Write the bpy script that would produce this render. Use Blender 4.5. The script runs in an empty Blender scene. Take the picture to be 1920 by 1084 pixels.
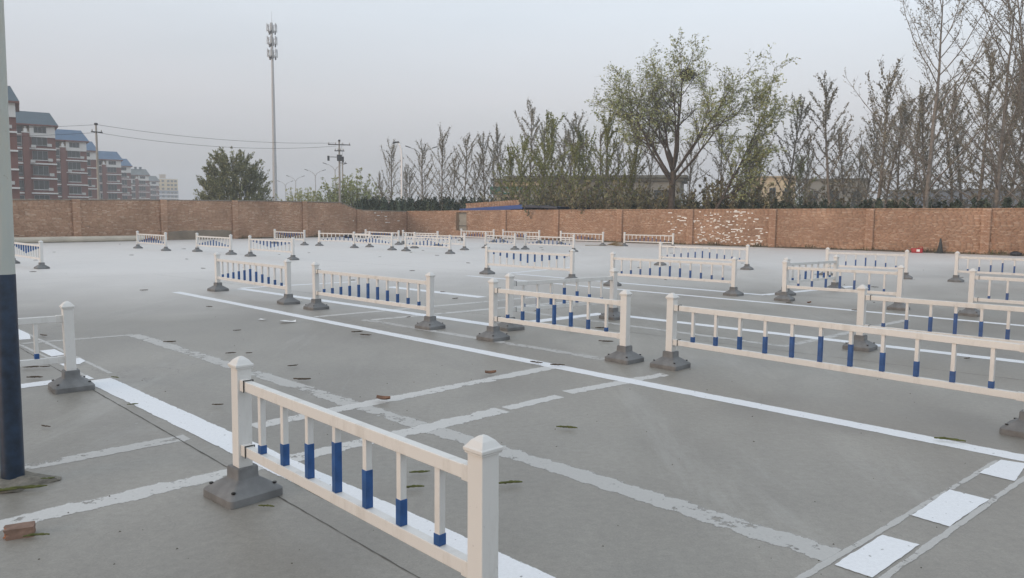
import bpy, bmesh, math, random
import numpy as np
from mathutils import Vector, Matrix

scene = bpy.context.scene
COL = scene.collection
PI = math.pi

# ------------------------------------------------------------------ camera, sky, sun, exposure
cam_data = bpy.data.cameras.new('camera')
cam = bpy.data.objects.new('camera', cam_data)
COL.objects.link(cam)
cam_data.sensor_width = 36.0
cam_data.lens = 36.0 * 1420.0 / 1920.0
cam_data.clip_start = 0.05
cam_data.clip_end = 4000.0
CAM_H = 1.505
pitch, roll = math.radians(5.436), math.radians(0.5504)
fw = Vector((0, math.cos(pitch), -math.sin(pitch)))
rt0 = Vector((1, 0, 0))
up0 = rt0.cross(fw)
rt = rt0 * math.cos(roll) + up0 * math.sin(roll)
up = up0 * math.cos(roll) - rt0 * math.sin(roll)
cam.matrix_world = Matrix(((rt.x, up.x, -fw.x, 0), (rt.y, up.y, -fw.y, 0), (rt.z, up.z, -fw.z, CAM_H), (0, 0, 0, 1)))
scene.camera = cam

SUN_AZ = math.radians(-124.0)      # measured from +Y towards +X: behind the camera, to the left
SUN_EL = math.radians(9.0)
world = bpy.data.worlds.new('World')
scene.world = world
world.use_nodes = True
wn, wl = world.node_tree.nodes, world.node_tree.links
wn.clear()
w_out = wn.new('ShaderNodeOutputWorld')
w_bg = wn.new('ShaderNodeBackground')
w_sky = wn.new('ShaderNodeTexSky')
w_sky.sky_type = 'NISHITA'
w_sky.sun_disc = False
w_sky.sun_elevation = SUN_EL
w_sky.sun_rotation = SUN_AZ
w_sky.altitude = 50
w_sky.air_density = 1.0
w_sky.dust_density = 3.0
w_sky.ozone_density = 1.0
# thin veil of high cloud: the clear sky mixed with an even pale grey, a little streaky
w_tc = wn.new('ShaderNodeTexCoord')
w_map = wn.new('ShaderNodeMapping')
w_map.inputs['Scale'].default_value = (1.2, 1.2, 6.0)
w_map.inputs['Rotation'].default_value = (0.15, -0.25, 0.4)
w_noise = wn.new('ShaderNodeTexNoise')
w_noise.inputs['Scale'].default_value = 1.6
w_noise.inputs['Detail'].default_value = 5
w_ramp = wn.new('ShaderNodeMapRange')
w_ramp.inputs['From Min'].default_value = 0.3
w_ramp.inputs['From Max'].default_value = 0.75
w_ramp.inputs['To Min'].default_value = 0.80
w_ramp.inputs['To Max'].default_value = 0.95
w_mix = wn.new('ShaderNodeMix')
w_mix.data_type = 'RGBA'
w_sep = wn.new('ShaderNodeSeparateXYZ')
wl.new(w_tc.outputs['Generated'], w_sep.inputs['Vector'])
w_cr = wn.new('ShaderNodeValToRGB')          # the veil is greyer and pinker low down, bluer high up
for k, (p, c) in enumerate(((0.0, (.43, .45, .48)), (0.6, (.80, .89, .98)), (0.06, (.47, .475, .505)), (0.145, (.665, .665, .70)), (0.25, (.77, .82, .885)))):
    if k == 1: w_cr.color_ramp.elements[1].position = 1.0
    e = w_cr.color_ramp.elements[0] if k == 0 else w_cr.color_ramp.elements.new(p)
    e.position = p
    e.color = (*c, 1)
w_cr.color_ramp.elements[-1].color = (*((0.0, (.43, .45, .48)), (0.6, (.80, .89, .98)), (0.06, (.47, .475, .505)), (0.145, (.665, .665, .70)), (0.25, (.77, .82, .885)))[1][1], 1)
wl.new(w_sep.outputs['Z'], w_cr.inputs['Fac'])
w_side = wn.new('ShaderNodeMapRange')        # and thinner, brighter towards the east (right)
w_side.interpolation_type = 'SMOOTHSTEP'
w_side.inputs['From Min'].default_value = -0.9
w_side.inputs['From Max'].default_value = 0.9
w_side.inputs['To Min'].default_value = 5.45 * 0.92
w_side.inputs['To Max'].default_value = 5.45 * 1.08
wl.new(w_sep.outputs['X'], w_side.inputs['Value'])
w_sc = wn.new('ShaderNodeMix')
w_sc.data_type = 'RGBA'
w_sc.blend_type = 'MULTIPLY'
w_sc.inputs[0].default_value = 1.0
wl.new(w_cr.outputs['Color'], w_sc.inputs[6])
wl.new(w_side.outputs['Result'], w_sc.inputs[7])
wl.new(w_sc.outputs[2], w_mix.inputs[7])
wl.new(w_tc.outputs['Generated'], w_map.inputs['Vector'])
wl.new(w_map.outputs['Vector'], w_noise.inputs['Vector'])
wl.new(w_noise.outputs['Fac'], w_ramp.inputs['Value'])
wl.new(w_ramp.outputs['Result'], w_mix.inputs[0])
wl.new(w_sky.outputs['Color'], w_mix.inputs[6])
wl.new(w_mix.outputs[2], w_bg.inputs['Color'])
w_bg.inputs['Strength'].default_value = 0.12
wl.new(w_bg.outputs['Background'], w_out.inputs['Surface'])

sun_data = bpy.data.lights.new('sun', 'SUN')
sun_data.energy = 0.8
sun_data.angle = math.radians(24.0)
sun_data.color = (1.0, 0.66, 0.42)
sun = bpy.data.objects.new('sun', sun_data)
COL.objects.link(sun)
sd = Vector((math.sin(SUN_AZ) * math.cos(SUN_EL), math.cos(SUN_AZ) * math.cos(SUN_EL), math.sin(SUN_EL)))
sun.rotation_euler = (-sd).to_track_quat('-Z', 'Y').to_euler()
sun.location = (-30, -20, 30)

scene.view_settings.view_transform = 'Standard'
scene.view_settings.look = 'None'
scene.view_settings.exposure = 0.8
scene.view_settings.gamma = 1.0
scene.view_settings.use_curve_mapping = False
scene.render.engine = 'CYCLES'
scene.cycles.use_denoising = True
scene.cycles.max_bounces = 6
scene.cycles.volume_bounces = 1
scene.cycles.transparent_max_bounces = 24

# ------------------------------------------------------------------ helpers
def tag(o, label=None, cat=None, group=None, kind=None):
    if label: o['label'] = label
    if cat: o['category'] = cat
    if group: o['group'] = group
    if kind: o['kind'] = kind
    return o

def link(name, data, parent=None, loc=(0, 0, 0), rot=(0, 0, 0), scale=None):
    o = bpy.data.objects.new(name, data)
    COL.objects.link(o)
    o.location = loc
    o.rotation_euler = rot
    if scale: o.scale = scale
    if parent: o.parent = parent
    return o

def empty(name, loc=(0, 0, 0), rz=0.0, label=None, cat=None, group=None):
    o = link(name, None, None, loc, (0, 0, rz))
    o.empty_display_size = 0.2
    return tag(o, label, cat, group)

def mesh_np(name, verts, faces, material, smooth=False):
    """verts (N,3), faces (M,k) all the same k"""
    me = bpy.data.meshes.new(name)
    verts = np.asarray(verts, np.float32); faces = np.asarray(faces, np.int32)
    n, k = faces.shape
    me.vertices.add(len(verts)); me.vertices.foreach_set('co', verts.ravel())
    me.loops.add(n * k); me.loops.foreach_set('vertex_index', faces.ravel())
    me.polygons.add(n)
    me.polygons.foreach_set('loop_start', np.arange(0, n * k, k, dtype=np.int32))
    me.polygons.foreach_set('loop_total', np.full(n, k, np.int32))
    if smooth: me.polygons.foreach_set('use_smooth', np.ones(n, bool))
    me.update(calc_edges=True)
    me.validate()
    if material: me.materials.append(material)
    return me

BOXF = np.array([(0, 3, 2, 1), (4, 5, 6, 7), (0, 1, 5, 4), (1, 2, 6, 5), (2, 3, 7, 6), (3, 0, 4, 7)])

class MB:
    """collects simple shapes and turns them into one mesh"""
    def __init__(self): self.v = []; self.f = []
    def add(self, verts, faces):
        b = len(self.v)
        self.v += [tuple(map(float, p)) for p in verts]
        self.f += [tuple(b + i for i in f) for f in faces]
        return self
    def box(self, x0, x1, y0, y1, z0, z1):
        return self.add([(x0, y0, z0), (x1, y0, z0), (x1, y1, z0), (x0, y1, z0), (x0, y0, z1), (x1, y0, z1), (x1, y1, z1), (x0, y1, z1)],
                        [tuple(q) for q in BOXF])
    def cbox(self, cx, cy, z0, z1, hx, hy): return self.box(cx - hx, cx + hx, cy - hy, cy + hy, z0, z1)
    def loft(self, rings, caps=True):
        n = len(rings[0]); v = [p for r in rings for p in r]; f = []
        for i in range(len(rings) - 1):
            for j in range(n):
                a = i * n + j; b = i * n + (j + 1) % n
                f.append((a, b, b + n, a + n))
        if caps:
            f.append(tuple(reversed(range(n)))); f.append(tuple((len(rings) - 1) * n + j for j in range(n)))
        return self.add(v, f)
    def tube(self, pts, radii, n=8):
        pts = [Vector(p) for p in pts]
        if not hasattr(radii, '__len__'): radii = [radii] * len(pts)
        rings = []; ref = None
        for i, p in enumerate(pts):
            d = (pts[min(i + 1, len(pts) - 1)] - pts[max(i - 1, 0)]).normalized()
            if ref is None:
                ref = Vector((0, 0, 1)) if abs(d.z) < 0.9 else Vector((1, 0, 0))
            u = d.cross(ref).normalized(); w = u.cross(d).normalized(); ref = w
            rings.append([p + (u * math.cos(2 * PI * k / n) + w * math.sin(2 * PI * k / n)) * radii[i] for k in range(n)])
        return self.loft([[tuple(q) for q in r] for r in rings])
    def mesh(self, name, material, smooth=False, bevel=0.0, seg=2):
        me = bpy.data.meshes.new(name)
        me.from_pydata(self.v, [], self.f)
        if bevel or smooth:
            bm = bmesh.new(); bm.from_mesh(me)
            if bevel:
                bmesh.ops.bevel(bm, geom=[e for e in bm.edges if len(e.link_faces) == 2 and e.calc_face_angle(0) > 0.35],
                                offset=bevel, segments=seg, profile=0.5, affect='EDGES', clamp_overlap=True)
            if smooth:
                for f in bm.faces: f.smooth = True
            bm.to_mesh(me); bm.free()
            if smooth: me.set_sharp_from_angle(angle=math.radians(40))
        me.update()
        if material: me.materials.append(material)
        return me

# ------------------------------------------------------------------ materials
def new_mat(name):
    m = bpy.data.materials.new(name); m.use_nodes = True
    nt = m.node_tree
    return m, nt.nodes, nt.links, nt.nodes['Principled BSDF']

def noise_node(N, L, scale, detail=4, rough=0.55, coord='Object', dist=0.0, stretch=None):
    tc = N.new('ShaderNodeTexCoord')
    n = N.new('ShaderNodeTexNoise')
    n.inputs['Scale'].default_value = scale
    n.inputs['Detail'].default_value = detail
    n.inputs['Roughness'].default_value = rough
    n.inputs['Distortion'].default_value = dist
    if stretch:
        mp = N.new('ShaderNodeMapping')
        mp.inputs['Scale'].default_value = stretch[:3]
        if len(stretch) > 3: mp.inputs['Rotation'].default_value = (0, 0, stretch[3])
        L.new(tc.outputs[coord], mp.inputs['Vector']); L.new(mp.outputs['Vector'], n.inputs['Vector'])
    else:
        L.new(tc.outputs[coord], n.inputs['Vector'])
    return n.outputs['Fac']

def maprange(N, L, src, a, b, c, d):
    r = N.new('ShaderNodeMapRange')
    r.inputs['From Min'].default_value = a; r.inputs['From Max'].default_value = b
    r.inputs['To Min'].default_value = c; r.inputs['To Max'].default_value = d
    L.new(src, r.inputs['Value']); return r.outputs['Result']

def mixcol(N, L, fac, a, b, blend='MIX'):
    m = N.new('ShaderNodeMix'); m.data_type = 'RGBA'; m.blend_type = blend
    for s, i in ((fac, 0), (a, 6), (b, 7)):
        if hasattr(s, 'is_output') or hasattr(s, 'links'): L.new(s, m.inputs[i])
        elif i == 0: m.inputs[0].default_value = s
        else: m.inputs[i].default_value = (*s[:3], 1)
    return m.outputs[2]

def ramp(N, L, src, stops):
    r = N.new('ShaderNodeValToRGB'); e = r.color_ramp.elements
    while len(e) < len(stops): e.new(0.5)
    for k, (p, c) in enumerate(stops): e[k].position = p; e[k].color = (*c, 1)
    L.new(src, r.inputs['Fac']); return r.outputs['Color']

def bump(N, L, B, src, strength, dist):
    b = N.new('ShaderNodeBump'); b.inputs['Strength'].default_value = strength; b.inputs['Distance'].default_value = dist
    L.new(src, b.inputs['Height']); L.new(b.outputs['Normal'], B.inputs['Normal'])

def plain(name, col, rough=0.6, var=0.12, scale=3.0, spec=0.4, metal=0.0, bumps=0.0, coord='Object'):
    m, N, L, B = new_mat(name)
    f = noise_node(N, L, scale, 5, coord=coord)
    v = maprange(N, L, f, 0.3, 0.7, 1 - var, 1 + var)
    c = N.new('ShaderNodeMix'); c.data_type = 'RGBA'; c.blend_type = 'MULTIPLY'
    c.inputs[0].default_value = 1.0; c.inputs[6].default_value = (*col, 1)
    L.new(v, c.inputs[7]); L.new(c.outputs[2], B.inputs['Base Color'])
    L.new(maprange(N, L, f, 0.3, 0.7, rough - 0.06, rough + 0.06), B.inputs['Roughness'])
    B.inputs['Specular IOR Level'].default_value = spec
    B.inputs['Metallic'].default_value = metal
    if bumps: bump(N, L, B, noise_node(N, L, scale * 12, 3, coord=coord), bumps, 0.01)
    return m

def leafmat(name, stops, rough=0.6, trans=0.0, big=None):
    m, N, L, B = new_mat(name)
    g = N.new('ShaderNodeNewGeometry')
    c = ramp(N, L, g.outputs['Random Per Island'], stops)
    f = noise_node(N, L, big or 0.9, 2)
    c2 = mixcol(N, L, 1.0, c, maprange(N, L, f, 0.3, 0.7, 0.7, 1.25), 'MULTIPLY')
    L.new(c2, B.inputs['Base Color'])
    B.inputs['Roughness'].default_value = rough
    B.inputs['Specular IOR Level'].default_value = 0.25
    return m

# ground concrete
def concrete_mat():
    m, N, L, B = new_mat('lot_concrete')
    big = noise_node(N, L, 0.16, 4, 0.6)
    mid = noise_node(N, L, 0.9, 6, 0.62, stretch=(1.0, 0.45, 1, math.radians(40)))
    fine = noise_node(N, L, 22, 6, 0.7)
    grain = noise_node(N, L, 95, 5, 0.75)
    c = ramp(N, L, mid, [(0.30, (0.212, 0.194, 0.167)), (0.5, (0.268, 0.249, 0.218)), (0.70, (0.328, 0.307, 0.271))])
    c = mixcol(N, L, 1.0, c, maprange(N, L, big, 0.3, 0.72, 0.74, 1.20), 'MULTIPLY')
    c = mixcol(N, L, 1.0, c, maprange(N, L, fine, 0.25, 0.75, 0.84, 1.14), 'MULTIPLY')
    c = mixcol(N, L, 1.0, c, maprange(N, L, grain, 0.25, 0.75, 0.80, 1.2), 'MULTIPLY')
    # old water stains and small pale drips
    st = noise_node(N, L, 0.55, 3, 0.5, dist=1.2)
    c = mixcol(N, L, maprange(N, L, st, 0.55, 0.72, 0.0, 0.38), c, (0.17, 0.157, 0.14))
    tc = N.new('ShaderNodeTexCoord')
    vo = N.new('ShaderNodeTexVoronoi'); vo.inputs['Scale'].default_value = 5.5
    L.new(tc.outputs['Object'], vo.inputs['Vector'])
    sp = maprange(N, L, vo.outputs['Distance'], 0.05, 0.09, 0.55, 0.0)
    gate = maprange(N, L, noise_node(N, L, 0.5, 2), 0.58, 0.66, 0.0, 1.0)
    mm = N.new('ShaderNodeMath'); mm.operation = 'MULTIPLY'; L.new(sp, mm.inputs[0]); L.new(gate, mm.inputs[1])
    c = mixcol(N, L, mm.outputs[0], c, (0.45, 0.44, 0.42))
    ck = N.new('ShaderNodeTexVoronoi'); ck.feature = 'DISTANCE_TO_EDGE'; ck.inputs['Scale'].default_value = 0.34
    wv = N.new('ShaderNodeMix'); wv.data_type = 'VECTOR'; wv.inputs[0].default_value = 0.12
    wn_ = N.new('ShaderNodeTexNoise'); wn_.inputs['Scale'].default_value = 1.4; wn_.inputs['Detail'].default_value = 6
    L.new(tc.outputs['Object'], wn_.inputs['Vector']); L.new(tc.outputs['Object'], wv.inputs[4]); 
    sc_ = N.new('ShaderNodeVectorMath'); sc_.operation = 'SCALE'; sc_.inputs['Scale'].default_value = 9.0
    L.new(wn_.outputs['Color'], sc_.inputs[0]); L.new(sc_.outputs[0], wv.inputs[5]); L.new(wv.outputs[1], ck.inputs['Vector'])
    crack = maprange(N, L, ck.outputs['Distance'], 0.0008, 0.0022, 0.55, 0.0)
    cg = maprange(N, L, noise_node(N, L, 0.33, 3), 0.52, 0.62, 0.0, 1.0)
    cm = N.new('ShaderNodeMath'); cm.operation = 'MULTIPLY'; L.new(crack, cm.inputs[0]); L.new(cg, cm.inputs[1])
    c = mixcol(N, L, cm.outputs[0], c, (0.10, 0.092, 0.082))
    scuff = noise_node(N, L, 1.1, 7, 0.75, dist=0.6, stretch=(1.0, 0.16, 1, math.radians(-46)))
    c = mixcol(N, L, maprange(N, L, scuff, 0.56, 0.72, 0.0, 0.38), c, (0.42, 0.405, 0.38))
    scuff2 = noise_node(N, L, 0.8, 7, 0.75, dist=0.5, stretch=(1.0, 0.2, 1, math.radians(38)))
    c = mixcol(N, L, maprange(N, L, scuff2, 0.57, 0.74, 0.0, 0.36), c, (0.16, 0.15, 0.135))
    # the concrete colour turns paler with distance, soonest on the left
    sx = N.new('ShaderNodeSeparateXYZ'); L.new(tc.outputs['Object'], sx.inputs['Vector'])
    far_left = N.new('ShaderNodeMath'); far_left.operation = 'MULTIPLY_ADD'; far_left.inputs[1].default_value = -0.30; L.new(sx.outputs['X'], far_left.inputs[0]); L.new(sx.outputs['Y'], far_left.inputs[2])
    wob = N.new('ShaderNodeMath'); wob.operation = 'MULTIPLY_ADD'; wob.inputs[1].default_value = 6.0; L.new(big, wob.inputs[0]); L.new(far_left.outputs[0], wob.inputs[2])
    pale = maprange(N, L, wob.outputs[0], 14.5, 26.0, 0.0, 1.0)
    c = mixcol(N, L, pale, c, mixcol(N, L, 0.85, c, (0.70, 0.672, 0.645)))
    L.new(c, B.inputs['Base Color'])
    L.new(maprange(N, L, mid, 0.25, 0.75, 0.34, 0.52), B.inputs['Roughness'])
    B.inputs['Specular IOR Level'].default_value = 0.5
    bump(N, L, B, fine, 0.12, 0.004)
    return m

def paint_mat(name, col, wear, rough=0.55):
    """road paint on a sheet of its own; worn places are gaps in the sheet"""
    m, N, L, B = new_mat(name)
    f = noise_node(N, L, 9, 8, 0.72)
    f2 = noise_node(N, L, 1.3, 3, 0.5)
    g = noise_node(N, L, 55, 4, 0.65)
    c = mixcol(N, L, maprange(N, L, g, 0.3, 0.7, 0, 1), tuple(x * 0.93 for x in col), tuple(min(1, x * 1.03) for x in col))
    sp = noise_node(N, L, 30, 2, 0.4)
    c = mixcol(N, L, maprange(N, L, sp, 0.7, 0.76, 0.0, 0.75), c, (0.16, 0.15, 0.14))
    L.new(c, B.inputs['Base Color'])
    B.inputs['Roughness'].default_value = rough
    # worn gaps, and edges that break up: both eat into the sheet
    at = N.new('ShaderNodeAttribute'); at.attribute_name = 'across'
    ab = N.new('ShaderNodeMath'); ab.operation = 'ABSOLUTE'; L.new(at.outputs['Fac'], ab.inputs[0])
    edge = maprange(N, L, ab.outputs[0], 0.80 if wear < .1 else 0.55, 1.0, 0.0, 0.34)
    s = N.new('ShaderNodeMath'); s.operation = 'SUBTRACT'; L.new(f, s.inputs[0]); L.new(edge, s.inputs[1])
    k = N.new('ShaderNodeMath'); k.operation = 'MULTIPLY_ADD'; k.inputs[1].default_value = 0.45; L.new(f2, k.inputs[0]); L.new(s.outputs[0], k.inputs[2])
    t0 = 0.40 + wear * 0.5
    a = maprange(N, L, k.outputs[0], t0 - 0.035, t0 + 0.035, 0.0, 0.97 if wear < .1 else 0.9)
    L.new(a, B.inputs['Alpha'])
    return m

def brick_mat(name, stops, lo=0.75, hi=1.15):
    m, N, L, B = new_mat(name)
    g = N.new('ShaderNodeNewGeometry')
    c = ramp(N, L, g.outputs['Random Per Island'], stops)
    c = mixcol(N, L, 1.0, c, maprange(N, L, noise_node(N, L, 0.55, 5, 0.6), 0.3, 0.7, lo, hi), 'MULTIPLY')
    L.new(c, B.inputs['Base Color'])
    B.inputs['Roughness'].default_value = 0.9
    B.inputs['Specular IOR Level'].default_value = 0.2
    return m

M = {}
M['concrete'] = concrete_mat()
M['paint_new'] = paint_mat('fresh_road_paint', (0.80, 0.81, 0.83), 0.0)
M['paint_old'] = paint_mat('dusty_road_paint', (0.62, 0.61, 0.59), 0.40, 0.8)
M['paint_faint'] = paint_mat('faint_road_paint', (0.52, 0.51, 0.49), 0.45, 0.85)
M['joint'] = plain('joint_filler', (0.11, 0.102, 0.092), 0.9)
M['soil'] = plain('dry_soil', (0.16, 0.125, 0.09), 0.95, 0.3, 1.2)
def pvc_mat():
    m, N, L, B = new_mat('white_pvc')
    oi = N.new('ShaderNodeObjectInfo')
    c = mixcol(N, L, oi.outputs['Random'], (0.67, 0.664, 0.645), (0.70, 0.69, 0.665))
    d = noise_node(N, L, 7, 6, 0.7, stretch=(1, 1, 0.35))
    c = mixcol(N, L, maprange(N, L, d, 0.52, 0.75, 0.0, 0.45), c, (0.40, 0.375, 0.335))
    k = noise_node(N, L, 48, 3, 0.6)
    c = mixcol(N, L, maprange(N, L, k, 0.69, 0.76, 0.0, 0.5), c, (0.22, 0.20, 0.175))
    L.new(c, B.inputs['Base Color'])
    L.new(maprange(N, L, d, 0.4, 0.7, 0.38, 0.62), B.inputs['Roughness'])
    return m
M['white_pvc'] = pvc_mat()
M['blue_pvc'] = plain('blue_pvc', (0.024, 0.088, 0.255), 0.45, 0.28, 14.0, 0.45)
M['grey_base'] = plain('grey_plastic_base', (0.165, 0.167, 0.168), 0.6, 0.28, 9.0, 0.4, bumps=0.05)
M['black_strap'] = plain('black_strap', (0.015, 0.015, 0.015), 0.5)
RB = [(0.0, (0.43, 0.26, 0.175)), (0.35, (0.47, 0.292, 0.198)), (0.75, (0.51, 0.33, 0.228)), (1.0, (0.60, 0.425, 0.315))]
LB = [(0.0, (0.45, 0.275, 0.185)), (0.4, (0.51, 0.32, 0.22)), (0.8, (0.555, 0.36, 0.25)), (1.0, (0.64, 0.46, 0.345))]
M['brick_r'] = brick_mat('tan_brick', RB)
M['brick_l'] = brick_mat('red_brick', LB)
M['mortar'] = plain('old_mortar', (0.29, 0.20, 0.14), 0.95, 0.2, 2.0)
M['mortar_l'] = plain('grey_mortar', (0.30, 0.205, 0.145), 0.95, 0.2, 2.0)
M['coping'] = plain('cement_coping', (0.30, 0.26, 0.22), 0.9, 0.2, 1.0)
M['plaster'] = plain('cement_render', (0.25, 0.205, 0.16), 0.95, 0.2, 1.5)
M['white_brick'] = plain('whitewashed_brick', (0.86, 0.83, 0.78), 0.8, 0.08, 8)
M['pipe'] = plain('pale_concrete_pipe', (0.52, 0.47, 0.39), 0.85, 0.15, 1.0)
M['bark'] = plain('grey_bark', (0.235, 0.213, 0.19), 0.9, 0.3, 6.0, 0.2)
M['bark_pale'] = plain('pale_bark', (0.24, 0.215, 0.175), 0.9, 0.3, 5.0, 0.2)
M['bark_dark'] = plain('dark_bark', (0.12, 0.10, 0.085), 0.95, 0.3, 6.0, 0.2)
M['leaf_willow'] = leafmat('young_willow_leaf', [(0, (0.23, 0.26, 0.115)), (0.5, (0.34, 0.37, 0.16)), (0.85, (0.45, 0.47, 0.21)), (1, (0.30, 0.27, 0.17))])
M['leaf_green'] = leafmat('young_green_leaf', [(0, (0.149, 0.172, 0.053)), (0.5, (0.224, 0.247, 0.075)), (1, (0.314, 0.329, 0.113))])
M['catkin'] = leafmat('poplar_catkin', [(0, (0.18, 0.168, 0.135)), (0.5, (0.25, 0.235, 0.185)), (1, (0.33, 0.315, 0.235))])
M['leaf_cedar'] = leafmat('olive_needle', [(0, (0.119, 0.130, 0.071)), (0.5, (0.203, 0.214, 0.106)), (1, (0.309, 0.309, 0.154))])
M['leaf_hedge'] = leafmat('dark_cypress', [(0, (0.039, 0.057, 0.039)), (0.6, (0.065, 0.091, 0.061)), (1, (0.109, 0.131, 0.083))])
M['leaf_brown'] = leafmat('dry_undergrowth', [(0, (0.155, 0.129, 0.086)), (0.5, (0.216, 0.190, 0.113)), (1, (0.259, 0.259, 0.129))])
M['grass'] = leafmat('dry_grass', [(0, (0.10, 0.085, 0.05)), (0.6, (0.15, 0.13, 0.07)), (1, (0.11, 0.13, 0.05))])
M['concrete_pole'] = plain('concrete_pole', (0.36, 0.34, 0.31), 0.85, 0.12, 2)
M['galv'] = plain('galvanised_steel', (0.46, 0.47, 0.475), 0.55, 0.1, 3, 0.5, 0.15)
M['dark_metal'] = plain('dark_metal', (0.07, 0.075, 0.08), 0.5, 0.1, 3, 0.5, 0.3)
M['lamp_white'] = plain('white_lamp_paint', (0.88, 0.88, 0.88), 0.45, 0.04, 2)
M['wire'] = plain('black_cable', (0.03, 0.03, 0.032), 0.6)
M['apt_red'] = plain('apartment_red_brick', (0.18, 0.078, 0.062), 0.85, 0.18, 0.6)
M['apt_white'] = plain('apartment_white_wall', (0.72, 0.72, 0.70), 0.8, 0.06, 0.8)
M['apt_band'] = plain('white_balcony_band', (0.80, 0.80, 0.79), 0.8, 0.06, 0.8)
M['roof_blue'] = plain('blue_roof_tile', (0.06, 0.125, 0.215), 0.6, 0.15, 1.0)
M['roof_slate'] = plain('slate_blue_roof', (0.065, 0.10, 0.125), 0.65, 0.18, 1.0)
M['roof_grey'] = plain('grey_roof', (0.13, 0.15, 0.15), 0.7, 0.15, 1.0)
M['trim_red'] = plain('red_eave_trim', (0.17, 0.07, 0.055), 0.8)
M['glass'] = plain('dark_window_glass', (0.03, 0.038, 0.037), 0.15, 0.5, 0.7, 0.6)
M['frame_white'] = plain('white_window_frame', (0.55, 0.56, 0.55), 0.6)
M['frame_grey'] = plain('grey_window_frame', (0.25, 0.27, 0.27), 0.6)
M['yellow_wall'] = plain('yellow_wall', (0.62, 0.50, 0.27), 0.85, 0.06, 0.3)
M['bluegrey_wall'] = plain('blue_grey_wall', (0.20, 0.235, 0.29), 0.85, 0.08, 0.3)
M['beige_wall'] = plain('beige_wall', (0.44, 0.37, 0.27), 0.9, 0.1, 0.4)
M['pale_wall'] = plain('pale_yellow_wall', (0.62, 0.52, 0.36), 0.9, 0.12, 0.5)
M['grey_wall'] = plain('grey_wall', (0.27, 0.275, 0.255), 0.9, 0.12, 0.3)
M['dark_roof'] = plain('dark_green_roof', (0.15, 0.155, 0.135), 0.8, 0.15, 0.5)
M['brown_roof'] = plain('brown_roof', (0.16, 0.12, 0.085), 0.85, 0.15, 0.5)
M['pink_roof'] = plain('faded_red_roof', (0.30, 0.20, 0.185), 0.9, 0.12, 0.8)
M['village_white'] = plain('village_white_wall', (0.60, 0.56, 0.53), 0.9)
M['green_sign'] = plain('green_sign_board', (0.02, 0.14, 0.10), 0.5)
M['sign_white'] = plain('white_lettering', (0.75, 0.75, 0.72), 0.6)
M['blue_paint'] = plain('blue_painted_steel', (0.035, 0.085, 0.27), 0.5, 0.12, 2)
M['gate_metal'] = plain('weathered_gate', (0.30, 0.275, 0.23), 0.7, 0.15, 3)
M['navy'] = plain('navy_pole_paint', (0.014, 0.03, 0.058), 0.4, 0.45, 18, 0.5)
M['red_plastic'] = plain('red_plastic', (0.36, 0.03, 0.035), 0.45, 0.12, 6)
M['cone_dark'] = plain('dark_rubber', (0.045, 0.05, 0.05), 0.7)
M['black_bag'] = plain('black_plastic_bag', (0.03, 0.032, 0.04), 0.4, 0.3, 8)
M['loose_brick'] = plain('loose_brick', (0.36, 0.16, 0.09), 0.9, 0.25, 9, 0.2, bumps=0.4)
M['brick_side'] = plain('weathered_brick_side', (0.24, 0.16, 0.125), 0.9, 0.25, 12, 0.2, bumps=0.4)
M['catkin_green'] = plain('green_catkin', (0.085, 0.095, 0.03), 0.85, 0.4, 60)
M['catkin_brown'] = plain('brown_catkin', (0.07, 0.055, 0.04), 0.9, 0.4, 60)
M['dead_leaf'] = plain('dead_leaf', (0.20, 0.11, 0.07), 0.8, 0.3, 30)
M['paper'] = plain('white_paper', (0.78, 0.78, 0.77), 0.8)
M['straw'] = plain('broom_straw', (0.30, 0.21, 0.10), 0.9, 0.3, 20)
M['wood'] = plain('bamboo_handle', (0.20, 0.16, 0.10), 0.7)
M['twig'] = plain('nest_twig', (0.045, 0.037, 0.03), 0.95)

def pole_paint():
    m, N, L, B = new_mat('weathered_white_pole_paint')
    f = noise_node(N, L, 5, 6, 0.65, stretch=(1, 1, 0.25))
    c = ramp(N, L, f, [(0.3, (0.40, 0.45, 0.44)), (0.5, (0.47, 0.49, 0.45)), (0.7, (0.53, 0.49, 0.39))])
    s = noise_node(N, L, 28, 4, 0.6)
    c = mixcol(N, L, maprange(N, L, s, 0.66, 0.74, 0, 0.7), c, (0.16, 0.10, 0.06))
    L.new(c, B.inputs['Base Color']); B.inputs['Roughness'].default_value = 0.45
    return m
M['pole_white'] = pole_paint()

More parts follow.
